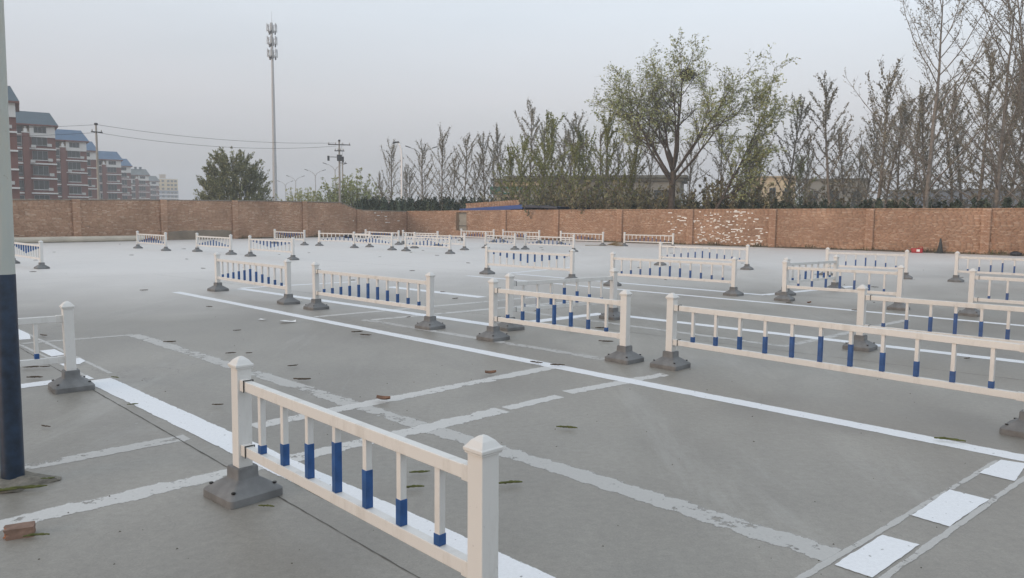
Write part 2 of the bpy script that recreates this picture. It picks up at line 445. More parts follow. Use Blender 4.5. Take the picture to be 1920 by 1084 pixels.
# ------------------------------------------------------------------ ground
LINES = {'lines': {'W8': (0, [(-2.925, 11.146), (0.73, 14.509)], 0.17, 'paint_old'),
           'W9': (0, [(-2.14, 10.783), (1.254, 13.714)], 0.17, 'paint_old'),
           'F1a': (0, [(0.02, 12.176), (3.284, 8.902)], 0.17, 'paint_faint'),
           'F1b': (0, [(3.31, 8.971), (6.02, 11.453)], 0.17, 'paint_faint'),
           'FA2': (0, [(-2.139, 10.908), (0.994, 7.988)], 0.2, 'paint_faint'),
           'FA3': (0, [(-4.708, 9.323), (1.462, 3.284)], 0.235, 'paint_faint'),
           'FB0': (0, [(-4.709, 9.327), (-5.679, 8.576)], 0.14, 'paint_faint'),
           'FB3': (0, [(-1.838, 5.278), (0.403, 7.523)], 0.21, 'paint_old'),
           'FB4': (0, [(-2.49, 3.496), (-0.062, 5.806)], 0.225, 'paint_old'),
           'FB4b': (0, [(-0.041, 5.858), (0.41, 6.287)], 0.152, 'paint_old'),
           'FB4c': (0, [(0.487, 6.423), (1.491, 7.236)], 0.185, 'paint_old'),
           'FB5': (0, [(-3.002, 4.241), (-2.193, 5.01)], 0.2, 'paint_faint'),
           'EL1': (0, [(-6.655, 9.967), (-3.777, 7.03)], 0.06, 'paint_faint'),
           'EL2': (0, [(-5.891, 8.812), (-3.845, 6.813)], 0.05, 'paint_faint'),
           'ER1': (0, [(1.16, 3.005), (3.08, 4.663)], 0.047, 'paint_faint'),
           'ER2': (0, [(1.517, 3.014), (3.225, 4.515)], 0.046, 'paint_faint'),
           'W1': (1, [(-6.488, 14.545), (3.314, 4.691)], 0.175, 'paint_new'),
           'W2': (1, [(-5.524, 15.332), (0.11, 10.124)], 0.2, 'paint_new'),
           'W2b': (1, [(-5.562, 15.444), (-3.569, 17.224)], 0.16, 'paint_new'),
           'W2c': (1, [(0.126, 10.687), (1.434, 11.862)], 0.22, 'paint_new'),
           'W3': (1, [(1.51, 11.808), (5.57, 7.997)], 0.2, 'paint_new'),
           'W4a': (1, [(0.067, 20.048), (5.044, 15.032)], 0.2, 'paint_new'),
           'W4b': (1, [(5.062, 15.086), (7.802, 17.247)], 0.2, 'paint_new'),
           'W5': (1, [(-1.148, 19.292), (7.517, 10.848)], 0.18, 'paint_new'),
           'W6': (1, [(-0.118, 20.253), (1.862, 23.034)], 0.16, 'paint_new'),
           'W7': (1, [(-2.608, 16.026), (-0.548, 14.101)], 0.26, 'paint_new'),
           'WB': (1, [(-4.415, 6.296), (-3.87, 6.859)], 0.2, 'paint_new'),
           'WA': (1, [(-3.743, 6.752), (0.22, 2.873)], 0.215, 'paint_new')},
 'blocks': [[(-6.385, 9.7), (-5.972, 9.279), (-5.728, 8.923), (-5.825, 8.859)],
            [(-5.151, 8.161), (-5.052, 8.266), (-4.741, 7.957), (-4.817, 7.83)],
            [(-4.652, 7.602), (-4.581, 7.649), (-4.487, 7.771), (-4.345, 7.617), (-4.305, 7.451), (-4.424, 7.363)],
            [(2.817, 4.427), (3.112, 4.681), (3.224, 4.607), (2.937, 4.283)],
            [(2.059, 3.756), (2.471, 4.136), (2.604, 3.991), (2.173, 3.618)],
            [(1.423, 3.19), (1.788, 3.511), (1.911, 3.404), (1.533, 3.072)]],
 'joints': [[(-5.78, 8.648), (-0.194, 2.846)]]}
def sheet(name, pts, z, mat, parent=None, kind=None):
    o = link(name, mesh_np(name, [(x, y, z) for x, y in pts], [tuple(range(len(pts)))], mat), parent)
    if kind: o['kind'] = kind
    return o
sheet('field', [(-800, -200), (800, -200), (800, 1100), (-800, 1100)], -0.06, M['soil'], None, 'structure')
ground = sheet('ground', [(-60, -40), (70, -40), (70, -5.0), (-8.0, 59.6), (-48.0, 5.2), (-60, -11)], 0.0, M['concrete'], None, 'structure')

rngL = random.Random(4)
def strip(name, pts, w, z, mat, rag, step=0.05):
    P = [Vector((x, y, 0)) for x, y in pts]
    S = []
    for a, b in zip(P, P[1:]):
        n = max(1, int((b - a).length / step))
        for k in range(n): S.append(a.lerp(b, k / n))
    S.append(P[-1])
    for _ in range(1):
        S = [S[0]] + [(S[i - 1] + S[i] * 2 + S[i + 1]) / 4 for i in range(1, len(S) - 1)] + [S[-1]]
    v = []; f = []; dl = dr = 0.0
    for i, p in enumerate(S):
        d = (S[min(i + 1, len(S) - 1)] - S[max(i - 1, 0)]).normalized(); nrm = Vector((-d.y, d.x, 0))
        dl = dl * 0.55 + rngL.gauss(0, rag); dr = dr * 0.55 + rngL.gauss(0, rag)
        e = 0.0
        if i in (0, len(S) - 1): e = rngL.uniform(-.3, .3) * rag
        a = p + nrm * (w / 2 + dl) + d * e; b = p - nrm * (w / 2 + dr) + d * e
        v += [(a.x, a.y, z), (b.x, b.y, z)]
        if i: f.append((2 * i - 2, 2 * i - 1, 2 * i + 1, 2 * i))
    me = mesh_np(name, v, f, mat)
    at = me.attributes.new('across', 'FLOAT', 'POINT')      # -1 .. 1 from one edge of the line to the other
    at.data.foreach_set('value', np.array([-1.0, 1.0] * len(S), np.float32))
    return link(name, me, ground)
zi = 0.0009
for key, (fresh, pts, w, tone) in LINES['lines'].items():
    strip('painted_line', pts, w, zi, M[tone], 0.0015 if fresh else 0.0022)
    zi += 0.00006
for pts in LINES['blocks']:
    strip_z = zi; zi += 0.00006
    # small unevenness along the edges of each block
    P = [Vector((x, y, 0)) for x, y in pts]; out = []
    for a, b in zip(P, P[1:] + P[:1]):
        for k in range(12):
            q = a.lerp(b, k / 12); out.append((q.x + rngL.gauss(0, .0015), q.y + rngL.gauss(0, .0015)))
    sheet('painted_block', out, strip_z, M['paint_new'], ground)
for pts in LINES['joints']: strip('expansion_joint', pts, 0.0065, 0.002, M['joint'], 0.0012, 0.04)
for a, b, w in (((-9.0, 18.9), (9.5, 3.2), .006), ((-16, 33.6), (13.5, 8.5), .008), ((-14, 14.0), (4, 31.0), .008)):
    n = 30
    pts = [(a[0] + (b[0] - a[0]) * k / n, a[1] + (b[1] - a[1]) * k / n) for k in range(n + 1)]
    strip('expansion_joint', pts, w, 0.002, M['joint'], 0.001, 0.06)

# ------------------------------------------------------------------ perimeter walls
def frame(p0, p1):
    p0 = Vector((*p0, 0)); p1 = Vector((*p1, 0)); d = (p1 - p0).normalized()
    return p0, d, Vector((-d.y, d.x, 0)), (p1 - p0).length
def boxes_np(cent, half, d, nrm):
    """boxes with centre (t, depth, z) in the wall's frame -> verts, faces (five sides, no back)"""
    cent = np.asarray(cent); half = np.asarray(half); n = len(cent)
    sg = np.array([(-1, -1, -1), (1, -1, -1), (1, 1, -1), (-1, 1, -1), (-1, -1, 1), (1, -1, 1), (1, 1, 1), (-1, 1, 1)], float)
    loc = cent[:, None, :] + sg[None] * half[:, None, :]
    F = np.array([q for q in BOXF])
    return loc.reshape(-1, 3), (np.arange(n)[:, None, None] * 8 + F[None]).reshape(-1, 4)
def to_world(loc, p0, d, nrm):
    return np.array([p0.x, p0.y, 0]) + loc[:, :1] * np.array([d.x, d.y, 0]) + loc[:, 1:2] * np.array([nrm.x, nrm.y, 0]) + loc[:, 2:3] * np.array([0, 0, 1.0])

def build_wall(p0, p1, hfun, nsign, mats, piers, label, hole=None, seed=1, whites=None):
    """nsign = +1 when the lot is on the side of +normal"""
    p0, d, nrm, Ln = frame(p0, p1); nrm = nrm * nsign
    rg = random.Random(seed)
    root = empty('brick_wall', (0, 0, 0), 0, label, 'wall', 'brick walls round the lot')
    # mortar core, cut in slices along the wall so that the top can step
    ts = np.arange(0, Ln + 0.01, 0.25); v = []; f = []
    mb = MB()
    for a, b in zip(ts, ts[1:]):
        h = min(hfun(a), hfun(b)) - 0.05
        parts = [(0.0, h)]
        if hole and a >= hole[0] - 0.01 and b <= hole[1] + 0.01: parts = [(0.0, hole[2]), (hole[3], h)]
        for z0, z1 in parts:
            if z1 - z0 < 0.02: continue
            vv = []
            for t, q in ((a, -0.24), (b, -0.24), (b, -0.008), (a, -0.008)):
                p = p0 + d * t + nrm * q; vv.append((p.x, p.y))
            mb.add([(x, y, z0) for x, y in vv] + [(x, y, z1) for x, y in vv], [tuple(q) for q in BOXF])
    link('wall_core', mb.mesh('wall_core', mats[1]), root)
    # courses of bricks
    C = []; H = []; pitch_z = 0.0645
    hmax = max(hfun(t) for t in ts)
    for r in range(int(hmax / pitch_z) + 1):
        z = 0.03 + r * pitch_z
        t = -rg.random() * 0.25
        while t < Ln:
            hd = (r % 4 == 3) and rg.random() < 0.8
            l = 0.115 if hd else 0.24
            l *= rg.uniform(0.94, 1.03); a, b = max(t, 0), min(t + l, Ln)
            tm = (a + b) / 2
            if b - a > 0.03 and z + 0.027 < hfun(tm) - 0.05:
                inh = hole and b > hole[0] and a < hole[1] and z + 0.03 > hole[2] and z - 0.03 < hole[3]
                if not inh:
                    pr = rg.gauss(0.0, 0.0035)
                    C.append((tm, pr - 0.012, z + rg.gauss(0, .0015))); H.append(((b - a) / 2 - 0.001, 0.014, 0.0262 + rg.gauss(0, .001)))
            t += l + 0.011
    loc, F = boxes_np(C, H, d, nrm)
    o = link('brick_courses', mesh_np('brick_courses', to_world(loc, p0, d, nrm), F, mats[0]), root); o['kind'] = 'stuff'
    # coping: bricks on edge
    C = []; H = []; t = 0.0
    while t < Ln:
        w = 0.24 * rg.uniform(.96, 1.02); h = hfun(t + w / 2)
        C.append((t + w / 2, -0.116 + rg.gauss(0, .003), h - 0.026)); H.append((w / 2 - 0.004, 0.134, 0.026)); t += w
    loc, F = boxes_np(C, H, d, nrm)
    o = link('coping_course', mesh_np('coping_course', to_world(loc, p0, d, nrm), F, mats[2]), root); o['kind'] = 'stuff'
    # piers
    pm = None
    for tp in piers:
        if tp > Ln: continue
        C = []; H = []; h = hfun(tp)
        r = 0
        while 0.03 + r * pitch_z < h - 0.03:
            z = 0.03 + r * pitch_z
            cuts = [-0.185, 0.0, 0.185] if r % 2 else [-0.185, -0.065, 0.065, 0.185]
            for a, b in zip(cuts, cuts[1:]):
                C.append(((a + b) / 2, 0.055 + rg.gauss(0, .002), z)); H.append(((b - a) / 2 - 0.005, 0.065, 0.0265))
            r += 1
        C.append((0, 0.05, h / 2)); H.append((0.178, 0.058, h / 2 - 0.01))
        loc, F = boxes_np(C, H, d, nrm); loc[:, 0] += tp
        link('pier', mesh_np('pier', to_world(loc, p0, d, nrm), F, mats[0]), root)
    if whites:
        me = None
        for (a, b, n, z0, z1) in whites:
            for _ in range(n):
                t = rg.uniform(a, b); r = int(rg.uniform(z0, z1) / pitch_z); ln = rg.choice([.06, .085, .115, .115, .15, .24])
                if rg.random() < .04: ln = .42
                z = 0.03 + r * pitch_z
                loc, F = boxes_np([(0, 0.0, 0)], [(ln / 2, 0.017, 0.026)], d, nrm)
                key = 'painted_brick'
                ang = math.atan2(d.y, d.x)
                q = p0 + d * t + nrm * 0.006
                if ln not in WB:
                    WB[ln] = MB().box(-ln / 2, ln / 2, -.014, .014, -.026, .026).mesh('painted_brick', M['white_brick'])
                link('painted_brick', WB[ln], root, (q.x, q.y, z), (0, 0, ang))
    return root, p0, d, nrm
WB = {}
CORNER = (-8.19, 58.9)
RIGHT_END = (-8.19 + .7757 * 62, 58.9 - .6316 * 62)
LEFT_END = (-8.19 - .592 * 46, 58.9 - .805 * 46)
def h_right(t):
    return float(np.interp(t, [0, 10, 20, 30, 40, 62], [1.88, 1.98, 2.04, 2.08, 2.12, 2.14]))
def h_left(t):
    return float(np.interp(t, [0, 4.95, 6.6, 12, 20, 27, 46], [1.87, 1.93, 2.43, 2.40, 2.29, 2.15, 2.1]))
wall_r, wp0, wd, wnr = build_wall(CORNER, RIGHT_END, h_right, -1, (M['brick_r'], M['mortar'], M['brick_r']),
    [9.84, 14.3, 19.1, 23.8, 28.6, 33.46, 38.4, 43.3, 48.2],
    'tan brick wall with a whitewashed patch running along the right of the lot', hole=(5.25, 6.25, 0.5, 1.8), seed=3,
    whites=[(22.4, 23.7, 22, 0.6, 1.85), (24.0, 28.3, 135, 0.12, 1.95)])
wall_l, lp0, ld, lnr = build_wall(CORNER, LEFT_END, h_left, 1, (M['brick_l'], M['mortar_l'], M['coping']),
    [4.97, 9.77, 15.05, 19.6, 24.3, 29.1, 34, 39],
    'darker red brick wall with a stepped top on the left behind the lot', seed=5,
    whites=[(0.5, 5.6, 10, 0.9, 1.75)])
# rendered patch low on the left wall
def on_wall(p0, d, n, t, q, z): p = p0 + d * t + n * q; return (p.x, p.y, z)
mb = MB()
top = [.50, .56, .53, .57, .52, .55, .50, .48]
for k in range(7):
    a = 15.3 + k * 0.6; b = a + 0.6
    vv = [on_wall(lp0, ld, lnr, t, q, z) for z in (0,) for t, q in ((a, 0.004), (b, 0.004), (b, 0.028), (a, 0.028))]
    vt = [on_wall(lp0, ld, lnr, t, q, z) for t, q, z in ((a, 0.004, top[k]), (b, 0.004, top[(k + 1) % 8]), (b, 0.028, top[(k + 1) % 8] - .02), (a, 0.028, top[k] - .02))]
    mb.add(vv + vt, [tuple(q) for q in BOXF])
link('cement_patch', mb.mesh('cement_patch', M['plaster']), wall_l)
# long pale pipe along the foot of the left wall
pp = [on_wall(lp0, ld, lnr, t, 0.42 + 0.02 * math.sin(t * 1.7), 0.15) for t in np.arange(21.0, 45.0, 0.8)]
tag(link('concrete_pipe', MB().tube(pp, 0.15, 14).mesh('concrete_pipe', M['pipe'], True)),
    'long pale concrete pipe lying along the foot of the left brick wall', 'pipe')
# gate in the right wall
gate = empty('metal_gate', on_wall(wp0, wd, wnr, 5.75, -0.1, 0.5), math.atan2(wd.y, wd.x), 'weathered grey metal gate set in the brick wall below the blue beam', 'gate')
link('door_leaf', MB().box(-.30, .48, -.02, .02, .02, 1.26).mesh('door_leaf', M['gate_metal'], bevel=.004), gate)
link('crossbar', MB().box(-.28, .47, -.045, -.021, .30, .35).mesh('crossbar', M['dark_metal']), gate)
link('crossbar', MB().box(-.28, .47, -.045, -.021, 1.18, 1.22).mesh('crossbar', M['dark_metal']), gate)
link('gate_post', MB().box(-.47, -.305, -.05, .10, 0, 1.29).mesh('gate_post', M['brown_roof']), gate)
link('handle', MB().tube([(-.2, -.03, .62), (-.2, -.07, .64), (-.2, -.07, .74), (-.2, -.03, .76)], .012, 6).mesh('handle', M['dark_metal']), gate)

# ------------------------------------------------------------------ traffic barriers
H_POST = 0.76
def sq(h, z, r=0.0, n=4):
    if r <= 0: return [(-h, -h, z), (h, -h, z), (h, h, z), (-h, h, z)]
    out = []
    for cx, cy, a0 in ((h - r, -h + r, -90), (h - r, h - r, 0), (-h + r, h - r, 90), (-h + r, -h + r, 180)):
        for k in range(n):
            a = math.radians(a0 + 90 * k / (n - 1)); out.append((cx + r * math.cos(a), cy + r * math.sin(a), z))
    return out
post_me = MB().loft([sq(.039, .10), sq(.039, H_POST - .055)]).mesh('post', M['white_pvc'], bevel=.0035)
cap_me = MB().loft([sq(.046, H_POST - .062), sq(.046, H_POST - .056), sq(.050, H_POST - .052), sq(.050, H_POST - .041), sq(.045, H_POST - .038), sq(.030, H_POST - .017), sq(.012, H_POST - .003), sq(.004, H_POST)]).mesh('post_cap', M['white_pvc'], bevel=.0018)
base_me = MB().loft([sq(.156, 0, .03), sq(.156, .040, .03), sq(.150, .047, .028), sq(.085, .092, .015), sq(.066, .104, .014), sq(.062, .112, .012), sq(.061, .160, .012), sq(.057, .166, .012)]).mesh('base', M['grey_base'], True)
bolt_me = MB().loft([[(.011 * math.cos(a), .011 * math.sin(a), z) for a in np.linspace(0, 2 * PI, 7)[:-1]] for z in (0, .008)]).mesh('base_bolt', M['black_strap'])
Z_LO, Z_HI = 0.262, 0.612     # rail centres
def rail_mesh(L): return MB().box(-L / 2 + .085, L / 2 - .085, -.021, .021, -.026, .026).mesh('rail', M['white_pvc'], bevel=.003)
brk_me = MB().box(-.026, .026, -.025, .025, -.030, .030).mesh('rail_bracket', M['white_pvc'], bevel=.003)
mbs = MB()
for x0, x1, y0, y1, z0, z1 in ((-.003, .003, -.0275, .0275, .030, .033), (-.003, .003, -.0275, -.0245, -.031, .030), (-.003, .003, .0245, .0275, -.031, .030)): mbs.box(x0, x1, y0, y1, z0, z1)
strap_me = mbs.mesh('strap', M['black_strap'])
BAL_H = Z_HI - Z_LO - .052
bal_me = MB().cbox(0, 0, -BAL_H / 2, BAL_H / 2, .0145, .0145).mesh('baluster', M['white_pvc'], bevel=.002)
SLV = {}
def sleeve(fr, inv):
    key = (round(fr, 3), inv)
    if key not in SLV:
        h = BAL_H * fr
        z0, z1 = (BAL_H / 2 - h, BAL_H / 2 - .001) if inv else (-BAL_H / 2 + .001, -BAL_H / 2 + h)
        SLV[key] = MB().cbox(0, 0, z0, z1, .0168, .0168).mesh('blue_sleeve', M['blue_pvc'], bevel=.001, seg=1)
    return SLV[key]
PAT = {'S': [.15, .36, .55, .76, .55, .36, .15], 'L': [.18, .29, .41, .52, .63, .75, .63, .52, .41, .29, .18]}
PAT['X'] = PAT['L']
LEN = {'S': 1.95, 'L': 2.85, 'X': 3.12}
RAIL = {k: rail_mesh(v) for k, v in LEN.items()}
def barrier(x, y, ang, typ, label, inv=False, detail=True):
    rg = random.Random(int(x * 100) * 7 + int(y * 100))
    L = LEN[typ]
    root = empty('traffic_barrier', (x, y, 0), math.radians(ang), label, 'barrier', 'white and blue barriers standing on the lot')
    for s in (-1, 1):
        tl = (rg.gauss(0, .006), rg.gauss(0, .006), 0)
        yaw = rg.gauss(0, .05)
        b = link('base', base_me, root, (s * L / 2, 0, 0.001), (0, 0, yaw))
        if detail:
            for a, c in ((-1, -1), (1, -1), (1, 1), (-1, 1)): link('base_bolt', bolt_me, b, (a * .118, c * .118, .066), (c * -.6 * 0, 0, 0))
        p = link('post', post_me, root, (s * L / 2, 0, 0), tl)
        link('post_cap', cap_me, p)
    for z in (Z_LO, Z_HI):
        link('rail', RAIL[typ], root, (0, 0, z))
        for s in (-1, 1):
            k = link('rail_bracket', brk_me, root, (s * (L / 2 - .066), 0, z))
            if detail and s < 0: link('strap', strap_me, k, (.0285, 0, 0))
    n = len(PAT[typ])
    for i in range(n):
        bx = -L / 2 + L * (i + 1) / (n + 1)
        b = link('baluster', bal_me, root, (bx, 0, (Z_LO + Z_HI) / 2), (0, 0, rg.gauss(0, .04)))
        link('blue_sleeve', sleeve(PAT[typ][i], inv), b)
    return root
BARS = [(-0.764, 3.248, -46.4, 'S', False, 'nearest short barrier in the foreground, its right post cut by the bottom edge'),
 (-4.797, 13.832, -45.7, 'L', False, 'long barrier left of centre starting beside the end of the long white line'),
 (-2.123, 11.112, -44.1, 'L', False, 'long barrier left of centre, second along the row beside the long white line'),
 (0.484, 8.569, -43.2, 'S', False, 'short barrier in the middle with a thin dark scratch on its right post'),
 (0.743, 10.689, 37.4, 'S', False, 'short barrier running away to the right behind the middle one, forming a corner'),
 (0.384, 18.951, -43.1, 'L', True, 'long barrier behind the middle ones with the blue at the top of its balusters'),
 (3.312, 15.877, -40.8, 'L', False, 'long barrier right of centre, behind the corner made by two short ones'),
 (5.905, 23.531, -37.4, 'L', False, 'long barrier right of centre farther back, in front of the whitewashed wall patch'),
 (5.843, 13.453, -39.8, 'S', False, 'short barrier on the right whose left base meets another barrier running away'),
 (6.23, 15.708, 39.2, 'S', False, 'short barrier on the right seen nearly end on, running away behind its neighbour'),
 (9.424, 20.187, -33.6, 'S', False, 'short barrier on the right in front of the red container'),
 (-15.136, 31.775, -42.8, 'L', False, 'small far barrier at the left wall beside the end of the pale pipe'),
 (-11.576, 29.347, -43.2, 'L', False, 'far barrier on the left in front of the cement patch on the wall'),
 (-8.391, 26.31, -42.7, 'L', True, 'far barrier left of centre with the blue at the top of its balusters'),
 (-6.326, 34.302, -43.4, 'L', False, 'far barrier left of the wall corner, the nearer of the two overlapping there'),
 (-3.544, 31.569, -43.7, 'L', False, 'far barrier just right of the wall corner, nearest of its cluster'),
 (-0.581, 35.735, -44.2, 'S', False, 'short far barrier right of the gate, in front of the row by the wall'),
 (1.652, 34.45, -42.2, 'L', False, 'far long barrier right of the short one in the centre'),
 (2.656, 6.436, -48.3, 'X', False, 'large long barrier at right whose far end leaves the picture'),
 (11.786, 18.184, -44.0, 'S', False, 'farthest barrier cut by the right picture edge, near the dark cone'),
 (8.081, 11.427, -44.0, 'S', False, 'middle one of three barriers cut by the right picture edge'),
 (4.798, 8.124, -44.0, 'S', False, 'short barrier seen through the big right one and cut by the right edge'),
 (-4.518, 5.76, 40.0, 'S', False, 'short barrier partly behind the navy pole at the left edge'),
 (-13.668, 21.28, -43.6, 'L', True, 'far left barrier half behind the pole with blue at the top of its balusters'),
 (-11.429, 38.836, -43.0, 'L', True, 'far barrier close to the left wall, above the one with upside down blue'),
 (-8.186, 36.86, -20.7, 'L', False, 'far barrier in front of the black bags by the left wall'),
 (-6.994, 40.557, -42.9, 'L', True, 'far barrier by the wall corner, left of the corner itself and mostly overlapped'),
 (-4.827, 39.532, -44.1, 'L', False, 'far barrier whose left post stands at the wall corner'),
 (-3.379, 34.857, -30.9, 'L', True, 'far barrier seen through the cluster right of the corner, below the gate'),
 (-2.15, 46.162, -43.7, 'L', False, 'farthest barrier, standing under the gate in the right wall'),
 (0.483, 45.118, -41.6, 'L', False, 'second barrier along the right wall from the gate'),
 (3.807, 41.958, -41.0, 'L', False, 'third barrier along the right wall, between two brick piers'),
 (7.135, 39.913, -38.0, 'L', False, 'fourth barrier along the right wall, left of the whitewashed patch')]
for x, y, ang, typ, inv, label in BARS: barrier(x, y, ang, typ, label, inv, math.hypot(x, y) < 14)

# ------------------------------------------------------------------ foreground lamp post on the left
lp = empty('lamp_post', (-2.772, 4.10, 0), 0, 'tall pole at the left edge, weathered white above and navy below', 'lamp post')
lp.rotation_euler = (0, 0.010, 0)
mb = MB().tube([(0, 0, 1.15), (0, 0, 3.0), (0, 0, 7.5)], [.0535, .0525, .045], 24)
link('upper_shaft', mb.mesh('upper_shaft', M['pole_white'], True), lp)
link('lower_shaft', MB().tube([(0, 0, 0.0), (0, 0, .6), (0, 0, 1.165), (0, 0, 1.17)], [.0575, .0562, .055, .0537], 24).mesh('lower_shaft', M['navy'], True), lp)
link('lamp_arm', MB().tube([(0, 0, 7.4), (.15, .05, 7.7), (.6, .2, 7.95), (1.2, .4, 8.0)], [.04, .035, .03, .03], 10).mesh('lamp_arm', M['pole_white'], True), lp)
link('lamp_head', MB().loft([[(x, .4 + y, z) for x, y, z in ((1.15, -.12, 7.97), (1.75, -.09, 8.0), (1.75, .09, 8.0), (1.15, .12, 7.97))], [(x, .4 + y, z) for x, y, z in ((1.15, -.1, 8.06), (1.7, -.06, 8.06), (1.7, .06, 8.06), (1.15, .1, 8.06))]]).mesh('lamp_head', M['galv'], bevel=.01), lp)
rg = random.Random(8)
mb = MB()
rings = []
for k, (r, z) in enumerate(((.20, .001), (.16, .018), (.11, .035), (.058, .045))):
    rings.append([((r * (1 + .22 * math.sin(3 * a + k) + .1 * math.sin(7 * a))) * math.cos(a) * 1.1, (r * (1 + .2 * math.cos(2 * a + k))) * math.sin(a), z + .006 * math.sin(5 * a + k)) for a in np.linspace(0, 2 * PI, 29)[:-1]])
tag(link('soil_heap', mb.loft(rings).mesh('soil_heap', plain('dusty_soil', (0.24, 0.22, 0.185), .95, .35, 25, bumps=.8), True), None, (-2.80, 4.10, 0)),
    'little heap of dusty soil and weeds round the foot of the navy pole', 'soil heap')

